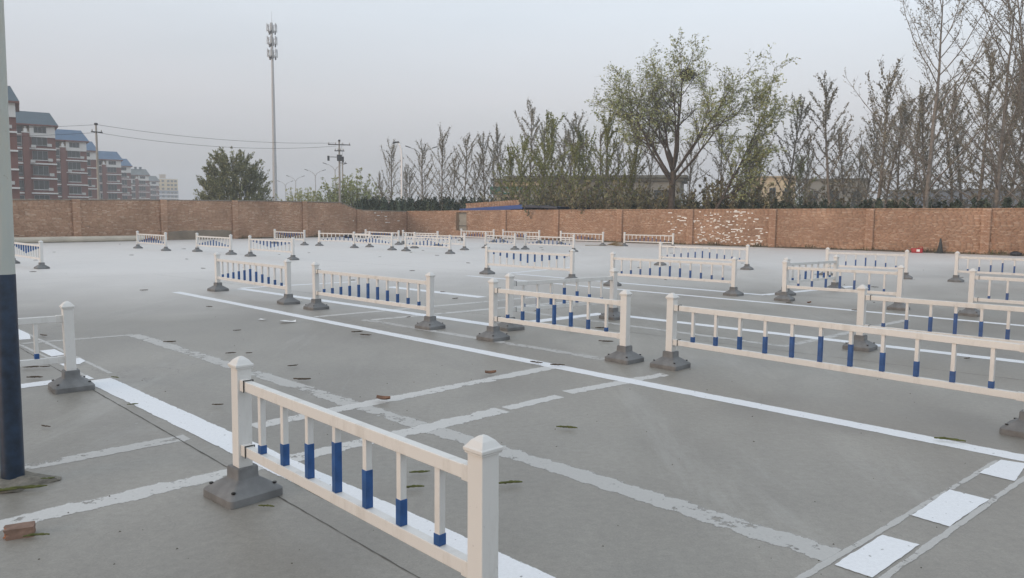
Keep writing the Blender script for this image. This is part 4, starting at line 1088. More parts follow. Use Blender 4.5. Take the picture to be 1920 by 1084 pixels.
# ------------------------------------------------------------------ poles, lamps, mast, wires
def util_pole(x, y, h, label, rz, rich):
    root = empty('utility_pole', (x, y, 0), rz, label, 'utility pole', 'concrete utility poles')
    link('shaft', MB().tube([(0, 0, 0), (0, 0, h)], [.155, .085], 12).mesh('shaft', M['concrete_pole'], True), root)
    mb = MB().box(-.12, .12, -.12, .12, h - .08, h + .12); link('pole_top', mb.mesh('pole_top', M['dark_metal']), root)
    arms = [(h - .45, 1.9), (h - 1.15, .5)] if rich else [(h - .75, .45)]
    for z, w in arms:
        a = link('crossarm', MB().box(-w / 2 - .3, w / 2 + .3, -.16, -.08, z - .05, z + .05).mesh('crossarm', M['dark_metal']), root)
        for s in (-1, -.35, .35, 1) if rich else (-1, 1):
            link('insulator', MB().tube([(s * (w / 2 + .2), -.12, z + .05), (s * (w / 2 + .2), -.12, z + .1), (s * (w / 2 + .2), -.12, z + .25)], [.03, .06, .035], 8).mesh('insulator', M['concrete_pole']), a)
    if rich:
        link('switch_box', MB().box(-.28, .28, -.4, -.11, h - 2.3, h - 1.6).box(-1.2, .2, -.2, -.13, h - 1.9, h - 1.83).box(-1.35, -1.1, -.3, -.1, h - 2.3, h - 1.75).box(.3, .5, -.3, -.1, h - 2.4, h - 1.8).mesh('switch_box', M['dark_metal']), root)
    return root
util_pole(-40.18, 74, 10.0, 'near concrete utility pole standing before the apartment row', .9, False)
util_pole(-19.97, 88, 10.0, 'utility pole with crossarms and switch boxes left of the white lamp', .25, True)
util_pole(-25.42, 114, 10.0, 'farther thin utility pole just right of the switch box pole', .25, False)
def wire(a, b, sag, label, r=.016):
    a, b = Vector(a), Vector(b); pts = []
    for k in range(25):
        t = k / 24; p = a.lerp(b, t); p.z -= sag * 4 * t * (1 - t); pts.append(p)
    tag(link('power_line', MB().tube(pts, r, 5).mesh('power_line', M['wire'])), label, 'cable', 'overhead wires')
wire((-40.0, 74, 9.95), (-20.5, 88, 9.75), .55, 'upper wire from the near utility pole to the crossarm pole')
wire((-40.0, 74, 9.2), (-20.3, 88, 9.4), .75, 'lower wire from the near utility pole to the crossarm pole')
wire((-40.3, 74, 9.95), (-78, 66, 9.9), .9, 'upper wire from the near utility pole leftwards past the apartments')
wire((-40.3, 74, 9.2), (-78, 66, 9.0), .9, 'lower wire from the near utility pole leftwards past the apartments')
wire((-19.7, 88, 9.75), (-25.3, 114, 9.3), .3, 'short wire between the two poles left of the white lamp')
# white lamp behind the corner
wl_ = empty('street_lamp', (-9.88, 68, 0), 0, 'slim white street lamp with a hooked top behind the wall corner', 'street lamp')
link('pole', MB().tube([(0, 0, 0), (0, 0, 6.6), (-.03, 0, 7.3), (-.14, 0, 7.75), (-.33, 0, 7.98)], [.13, .095, .08, .07, .06], 12).mesh('pole', M['lamp_white'], True), wl_)
link('lamp_head', MB().loft([[(x, y, z) for x, y, z in ((-.2, -.1, 7.96), (-.2, .1, 7.96), (-.85, .13, 7.86), (-.85, -.13, 7.86))], [(x, y, z) for x, y, z in ((-.25, -.07, 8.08), (-.25, .07, 8.08), (-.75, .07, 8.03), (-.75, -.07, 8.03))]]).mesh('lamp_head', M['dark_metal'], bevel=.02), wl_)
lampdata = [(-11.15, 93, 'nearest twin armed street lamp right of the white lamp'), (-28.87, 124, 'second twin armed street lamp, behind the switch box pole'),
            (-36.74, 142, 'third twin armed street lamp in the receding row'), (-46.97, 165, 'fourth twin armed street lamp in the row'), (-56.63, 190, 'farthest faint twin armed street lamp beside the mast')]
pole_m = MB().tube([(0, 0, 0), (0, 0, 8.9)], [.13, .075], 10).mesh('pole', M['galv'], True)
arm_m = MB().tube([(0, 0, 8.7), (.35, 0, 9.25), (.95, 0, 9.62), (1.35, 0, 9.72)], [.06, .055, .045, .04], 8).mesh('arm', M['galv'], True)
head_m = MB().loft([[(1.3, -.08, 9.68), (1.3, .08, 9.68), (1.95, .11, 9.88), (1.95, -.11, 9.88)], [(1.3, -.06, 9.78), (1.3, .06, 9.78), (1.9, .06, 9.98), (1.9, -.06, 9.98)]]).mesh('lamp_head', M['dark_metal'], bevel=.015)
for x, y, lab in lampdata:
    root = empty('street_lamp', (x, y, 0), math.radians(8), lab, 'street lamp', 'twin armed street lamps along the far road')
    link('pole', pole_m, root)
    for s in (0, PI):
        a = link('arm', arm_m, root, (0, 0, 0), (0, 0, s)); link('lamp_head', head_m, a)
# telecom mast
ms = empty('telecom_mast', (-53.0, 170, 0), .3, 'tall grey telecom mast with three tiers of antennas', 'mast')
link('shaft', MB().tube([(0, 0, 0), (0, 0, 15), (0, 0, 15.01), (0, 0, 30), (0, 0, 30.01), (0, 0, 43.2)], [.56, .44, .42, .33, .30, .22], 14).mesh('shaft', M['galv'], True), ms)
link('lightning_rod', MB().tube([(0, 0, 43.2), (0, 0, 45.6)], [.05, .02], 6).mesh('lightning_rod', M['galv']), ms)
pan = MB().box(-.12, .12, -.07, .07, -.88, .88).mesh('antenna_panel', M['galv'], bevel=.02)
rru = MB().box(-.16, .16, -.12, .12, -.35, .35).mesh('radio_unit', M['dark_metal'])
for z in (42.0, 39.3, 36.6):
    mb = MB()
    mb.tube([(.9 * math.cos(a), .9 * math.sin(a), z - .5) for a in np.linspace(0, 2 * PI, 19)], .045, 6)
    mb.tube([(.9 * math.cos(a), .9 * math.sin(a), z + .5) for a in np.linspace(0, 2 * PI, 19)], .045, 6)
    for k in range(6):
        a = k * PI / 3; mb.tube([(.2 * math.cos(a), .2 * math.sin(a), z - .5), (.9 * math.cos(a), .9 * math.sin(a), z - .5)], .04, 5)
    pf = link('platform', mb.mesh('platform', M['galv']), ms)
    for k in range(6):
        a = k * PI / 3 + .25
        link('antenna_panel', pan, ms, (1.05 * math.cos(a), 1.05 * math.sin(a), z + .1), (0, .06, a + PI / 2))
        if k % 2 == 0: link('radio_unit', rru, ms, (.7 * math.cos(a), .7 * math.sin(a), z - .9), (0, 0, a + PI / 2))
# small red banner among the trunks
bn = empty('red_banner', (4.55, 60, 0), .2, 'small red banner hanging among the tree trunks behind the right wall', 'banner')
link('stake', MB().tube([(0, 0, 0), (0, 0, 3.0)], .03, 6).mesh('stake', M['wood']), bn)
mb = MB(); cl = []
for k in range(7):
    t = k / 6; y = .05 * math.sin(t * 5); cl.append([(-.30 + .6 * t, y, 2.0 + .1 * math.sin(t * 4)), (-.16 + .3 * t, y - .03, 2.75 - .12 * t)])
for k in range(6):
    b = len(mb.v); mb.add([cl[k][0], cl[k + 1][0], cl[k + 1][1], cl[k][1]], [(0, 1, 2, 3)])
link('cloth', mb.mesh('cloth', M['red_plastic']), bn)

# ------------------------------------------------------------------ trees
def tubes_np(seg, sides=4):
    """seg: (N,8) p0 p1 r0 r1 -> verts, quads"""
    s = np.asarray(seg, float); p0, p1, r0, r1 = s[:, :3], s[:, 3:6], s[:, 6], s[:, 7]
    d = p1 - p0; ln = np.linalg.norm(d, axis=1, keepdims=True); d = d / np.maximum(ln, 1e-6)
    ref = np.where(np.abs(d[:, 2:3]) < .9, np.array([[0, 0, 1.0]]), np.array([[1.0, 0, 0]]))
    u = np.cross(d, ref); u /= np.linalg.norm(u, axis=1, keepdims=True); w = np.cross(u, d)
    ang = np.arange(sides) * 2 * PI / sides
    off = u[:, None, :] * np.cos(ang)[None, :, None] + w[:, None, :] * np.sin(ang)[None, :, None]
    ov = p1 + d * (ln * .02)
    v = np.concatenate([p0[:, None] + off * r0[:, None, None], ov[:, None] + off * r1[:, None, None]], axis=1).reshape(-1, 3)
    j = np.arange(sides); q = np.stack([j, (j + 1) % sides, (j + 1) % sides + sides, j + sides], 1)
    f = (np.arange(len(s))[:, None, None] * 2 * sides + q[None]).reshape(-1, 4)
    return v, f
def leaves_np(c, size, rs, aspect=2.2, droop=0.0, axis=None):
    """diamond shaped leaves at points c"""
    n = len(c)
    a = rs.normal(size=(n, 3)); a[:, 2] -= droop
    if axis is not None: a = axis + a * .5
    a /= np.linalg.norm(a, axis=1, keepdims=True)
    b = np.cross(a, rs.normal(size=(n, 3))); b /= np.maximum(np.linalg.norm(b, axis=1, keepdims=True), 1e-6)
    s = size[:, None] if hasattr(size, 'shape') else size
    L = a * s; Wd = b * s / aspect
    v = np.stack([c - L * .5, c + Wd * .5 - L * .05, c + L * .5, c - Wd * .5 - L * .05], 1).reshape(-1, 3)
    return v, np.arange(n * 4).reshape(-1, 4)

def unit(v): return v / max(1e-9, np.linalg.norm(v))
class Tree:
    def __init__(self, seed): self.rs = np.random.RandomState(seed); self.rl = np.random.RandomState(seed + 900); self.wood = []; self.twig = []; self.lf = []; self.ls = []; self.la = []
    def limb(self, p, d, length, r0, r1, n, up=0.0, wob=0.06, to='wood'):
        pts = [np.array(p, float)]; d = unit(np.array(d, float)); step = length / n; dirs = [d]
        for k in range(n):
            d = unit(d + np.array([0, 0, up / n]) + self.rs.normal(size=3) * wob)
            q = pts[-1] + d * step; pts.append(q); dirs.append(d)
        rad = np.linspace(r0, r1, n + 1)
        tgt = self.wood if to == 'wood' else self.twig
        for k in range(n): tgt.append((*pts[k], *pts[k + 1], rad[k], rad[k + 1]))
        return pts, dirs, rad
    def leaf(self, p, s, ax): self.lf.append(p); self.ls.append(s); self.la.append(ax)
def side(d, ang, az):
    """direction d tilted by ang in azimuth az about d"""
    ref = np.array([0, 0, 1.0]) if abs(d[2]) < .95 else np.array([1.0, 0, 0])
    u = unit(np.cross(d, ref)); w = np.cross(u, d)
    return unit(d * math.cos(ang) + (u * math.cos(az) + w * math.sin(az)) * math.sin(ang))

def feather(seed, H=8.0, r=.085, spread=.34, dens=1.0, z0=.10, green=0):
    """young poplar: straight stem, wide low branches, ascending upper limbs thick with catkins"""
    T = Tree(seed); rs = T.rs
    pts, dirs, rad = T.limb((0, 0, 0), (0, 0, 1), H, r, .012, 16, 0, .025)
    pts = np.array(pts)
    nb = int(32 * dens); az = rs.uniform(0, 6.28)
    for k in range(nb):
        t = z0 + (0.92 - z0) * ((k + rs.uniform(0, .9)) / nb)
        f = t * 16; i = int(f); p = pts[i] + (pts[i + 1] - pts[i]) * (f - i)
        az += 2.4 + rs.normal() * .5
        L = H * spread * np.interp(t, [0, .2, .45, .8, 1], [.85, 1.1, .95, .62, .3]) * rs.uniform(.6, 1.2)
        ang = math.radians(np.interp(t, [0, .3, .6, 1], [76, 58, 38, 18]) + rs.normal() * 9)
        d = np.array([math.sin(ang) * math.cos(az), math.sin(ang) * math.sin(az), math.cos(ang)])
        bp, bd, br = T.limb(p, d, L, r * .30 * (1 - t * .5), .006, 8, np.interp(t, [0, .35, 1], [.15, .6, .4]), .09)
        for j in range(1, 9):
            for _ in range(2 if green or j % 2 else 1):
                l = rs.uniform(.15, .6) * (1.25 - j * .09) * H / 8
                q, qd, _r = T.limb(bp[j], side(bd[j], rs.uniform(.4, 1.1), rs.uniform(0, 6.28)), l, .006, .003, 2, .4, .12, 'twig')
                for m in range(4 if green else 2):
                    a = rs.uniform(.2, 1); T.leaf(q[0] + (q[-1] - q[0]) * a + rs.normal(size=3) * .03, rs.uniform(.06, .14) * (1.15 if green else 1), np.array([0, 0, -.6]) if not green else qd[-1])
            for m in range(6 if j < 4 else 11):
                a = rs.uniform(0, 1); T.leaf(bp[j - 1] + (bp[j] - bp[j - 1]) * a + rs.normal(size=3) * .035, rs.uniform(.07, .16), bd[j])
    for k in range(90):      # leader
        t = rs.uniform(.66, 1); f = t * 16; i = min(15, int(f)); T.leaf(pts[i] + (pts[i + 1] - pts[i]) * (f - i) + rs.normal(size=3) * .045, rs.uniform(.07, .17), np.array([0, 0, 1.0]))
    return T
def tall(seed, H=15.0, r=.135):
    """tall poplar with long steep limbs and few leaves at the tips"""
    T = Tree(seed); rs = T.rs
    pts, dirs, rad = T.limb((0, 0, 0), (0, 0, 1), H, r, .015, 20, .3, .014); pts = np.array(pts)
    az = rs.uniform(0, 6.28)
    for k in range(34):
        t = .12 + .80 * (k + rs.uniform(0, .7)) / 34
        f = t * 20; i = int(f); p = pts[i] + (pts[i + 1] - pts[i]) * (f - i); az += 2.4 + rs.normal() * .5
        big = rs.random() < .5
        L = (H * (.62 if big else .30) * (1 - t) ** .5 * rs.uniform(.7, 1.15)) + .5
        ang = math.radians((46 if big else 58) * (1 - .35 * t) + rs.normal() * 7)
        d = np.array([math.sin(ang) * math.cos(az), math.sin(ang) * math.sin(az), math.cos(ang)])
        bp, bd, br = T.limb(p, d, L, r * (.32 if big else .19) * (1 - t * .5), .007, 10, .75, .06)
        for j in range(2, 11):
            for _ in range(3):
                l = rs.uniform(.3, 1.1) * (1.25 - j * .06)
                q, qd, _r = T.limb(bp[j], side(bd[j], rs.uniform(.4, .9), rs.uniform(0, 6.28)), l, .007, .0035, 4, .5, .12, 'twig')
                for m in range(4):
                    a = rs.uniform(.15, 1); b = a * 4; i2 = min(3, int(b)); T.leaf(q[i2] + (q[i2 + 1] - q[i2]) * (b - i2) + rs.normal(size=3) * .03, rs.uniform(.06, .14), qd[i2])
    return T
def airy(T, p, d, L, rr, lev, start, leaf, upl):
    """limb that carries its twigs on the outer part only"""
    rs = T.rs; n = (9, 6, 4)[lev]
    bp, bd, br = T.limb(p, d, L, rr, max(.006, rr * .3), n, upl, (.07, .10, .13)[lev], 'wood' if lev < 2 else 'twig')
    j0 = max(1, int(n * start))
    for j in range(j0, n + 1):
        for _ in range((2, 2, 2)[lev]):
            dd = side(bd[j], rs.uniform(.4, .95), rs.uniform(0, 6.28))
            if lev < 2: airy(T, bp[j], dd, L * rs.uniform(.28, .46), br[j] * .5 + .002, lev + 1, .35, leaf, .12)
            else:
                q, qd, _r = T.limb(bp[j], dd, rs.uniform(.2, .5), .004, .002, 3, -.2, .15, 'twig')
                r2 = T.rl
                for m in range(leaf + 1 + int(r2.random_sample() < .3)):
                    b = r2.uniform(.3, 3); i = min(2, int(b)); T.leaf(q[i] + (q[i + 1] - q[i]) * (b - i) + r2.normal(size=3) * .04, r2.uniform(.10, .23), qd[i])
def spread_tree(seed, H=12.6, r=.25):
    """old willow like tree: short trunk that forks into rising limbs under a wide airy crown"""
    T = Tree(seed); rs = T.rs
    pts, dirs, rad = T.limb((0, 0, 0), (-.01, 0, 1), 4.9, r, r * .8, 6, 0, .015)
    base = pts[-1]
    for az, ang, L, dz, th in ((3.1, 34, 6.3, -.6, .50), (3.4, 52, 6.0, -.9, .34), (2.6, 20, 6.2, .1, .36), (.05, 9, 7.0, .2, .52), (.12, 32, 7.0, -.2, .46), (-.2, 50, 6.6, -.7, .38),
                               (1.5, 28, 6.2, 0, .34), (4.6, 26, 6.2, .1, .34), (5.0, 46, 5.6, -.2, .28), (1.9, 46, 5.6, -.2, .28), (3.9, 40, 6.0, 0, .30)):
        a = math.radians(ang + rs.normal() * 3)
        airy(T, base + np.array([0, 0, dz]), (math.sin(a) * math.cos(az), math.sin(a) * math.sin(az), math.cos(a)), L * .93 * H / 12.6, r * th, 0, .48, 1, .16)
    P = np.array(T.lf); e = np.sqrt((P[:, 0] / 6.3) ** 2 + (P[:, 1] / 5.6) ** 2 + ((P[:, 2] - 8.6) / 5.0) ** 2)
    keep = rs.uniform(size=len(P)) < np.clip(.30 + 1.1 * (e - .25), .3, 1)      # leaves sit mostly on the outside
    T.lf = [p for p, k in zip(T.lf, keep) if k]; T.ls = [p for p, k in zip(T.ls, keep) if k]; T.la = [p for p, k in zip(T.la, keep) if k]
    return T
def leaning(seed, L=9.0, r=.13):
    T = Tree(seed); rs = T.rs
    bp, bd, br = T.limb((0, 0, 0), (.50, 0, 1), L, r, .02, 12, .12, .03)
    for j in range(4, 13):
        for _ in range(2):
            az = rs.uniform(0, 6.28)
            airy(T, bp[j], side(bd[j], rs.uniform(.4, .8), az), L * .30 * rs.uniform(.6, 1.1), br[j] * .5, 1, .25, 2, .4)
    return T
def shrub(seed, H=5.0, W=2.4, stems=16, dens=60, steep=.8, zmin=.0, lsz=(.06, .14), fill=0):
    T = Tree(seed); rs = T.rs
    for k in range(stems):
        az = rs.uniform(0, 6.28); o = rs.uniform(0, .25) * W
        lean = rs.uniform(0.02, 1) ** .8 * W / H * .62
        h = H * rs.uniform(.6, 1.0) * (1 - .35 * (lean * H / W) ** 2)
        p = (o * math.cos(az), o * math.sin(az), 0)
        bp, bd, br = T.limb(p, (lean * math.cos(az), lean * math.sin(az), 1), h, .035 * H / 5, .005, 9, .25 * steep, .06)
        for j in range(1, 10):
            for _ in range(2):
                l = rs.uniform(.15, .5) * H / 5 * (1.3 - .08 * j)
                q, qd, _r = T.limb(bp[j], side(bd[j], rs.uniform(.4, 1.1), rs.uniform(0, 6.28)), l, .007, .003, 2, .4, .12, 'twig')
                for m in range(max(1, int(dens / 12))):
                    a = rs.uniform(0, 1.1); T.leaf(q[0] + (q[-1] - q[0]) * a + rs.normal(size=3) * .07 * H / 5, rs.uniform(*lsz), qd[-1])
    return T
def cedar(seed, H=8.0, W=7.2):
    """dense rounded cone of upswept shoots"""
    T = Tree(seed); rs = T.rs
    for s_ in range(5): T.limb((0, 0, 0), (rs.normal() * .12, rs.normal() * .12, 1), H * rs.uniform(.6, .85), .12, .02, 8, 0, .04)
    for k in range(900):
        z = H * rs.beta(1.05, 1.5) * .92; R = W / 2 * (1 - (z / H) ** 1.7) ** .62 + .1
        rr = R * math.sqrt(rs.uniform(.12, 1)); az = rs.uniform(0, 6.28)
        R2 = (rr / R)
        d = unit(np.array([math.cos(az) * R2 * 1.0, math.sin(az) * R2 * 1.0, .75 + .9 * (1 - R2)]))
        l = rs.uniform(.6, 1.5)
        q, qd, _r = T.limb((rr * math.cos(az), rr * math.sin(az), z), d, l, .014, .004, 3, .5, .1, 'twig')
        for m in range(30):
            b = rs.uniform(0, 3); i = min(2, int(b)); T.leaf(q[i] + (q[i + 1] - q[i]) * (b - i) + rs.normal(size=3) * .08, rs.uniform(.16, .34), qd[i])
    return T
TM = {}
def tree_meshes(key, T, bark, leafm, lsize=1.0, aspect=2.2):
    v, f = tubes_np(T.wood, 6); trunk = mesh_np('trunk', v, f, bark, True)
    v1, f1 = tubes_np(T.twig, 3); v2, f2 = leaves_np(np.array(T.lf), np.array(T.ls) * lsize, T.rs, aspect, .3, np.array(T.la))
    tw = mesh_np('twigs', v1, f1, bark); lv = mesh_np('foliage', v2, f2, leafm)
    TM[key] = (trunk, tw, lv)
def plant(key, x, y, s, rz, label, name='poplar_tree', cat='tree', group=None, sz=None, lname='foliage'):
    root = empty(name, (x, y, -.05), rz, label, cat, group)
    root.scale = (s, s, sz or s)
    tr, tw, lv = TM[key]
    link('trunk', tr, root); link(lname, lv, root)['kind'] = 'stuff'; link('twigs', tw, root)['kind'] = 'stuff'
    return root
for k in range(4): tree_meshes('f%d' % k, feather(40 + k, spread=(.30, .34, .37, .32)[k]), M['bark'], M['catkin'], 1.0, 2.6)
for k in range(2): tree_meshes('g%d' % k, feather(50 + k, H=8, spread=.36, dens=1.2, green=1), M['bark'], M['leaf_green'], 1.0, 2.0)
for k in range(3): tree_meshes('t%d' % k, tall((60, 61, 62)[k]), M['bark'], M['catkin'], 1.0, 2.4)
tree_meshes('big', spread_tree(76), M['bark_dark'], M['leaf_willow'], 1.0, 2.8)
tree_meshes('lean', leaning(75), M['bark_dark'], M['leaf_willow'], 1.0, 2.8)
for k in range(2): tree_meshes('b%d' % k, shrub(80 + k, 5, 3.2, 24, 80, lsz=(.12, .30)), M['bark_dark'], M['leaf_willow'], 1.0, 2.4)
tree_meshes('y0', shrub(84, 5, 3.4, 22, 80, lsz=(.12, .30)), M['bark_dark'], M['leaf_green'], .9, 2.2)
for k in range(2): tree_meshes('u%d' % k, shrub(86 + k, 3.2, 4.6, 26, 70, .3, lsz=(.10, .24)), M['bark'], M['leaf_brown'], 1.0, 2.2)
tree_meshes('cedar', cedar(90), M['bark_dark'], M['leaf_cedar'], 1.15, 3.2)
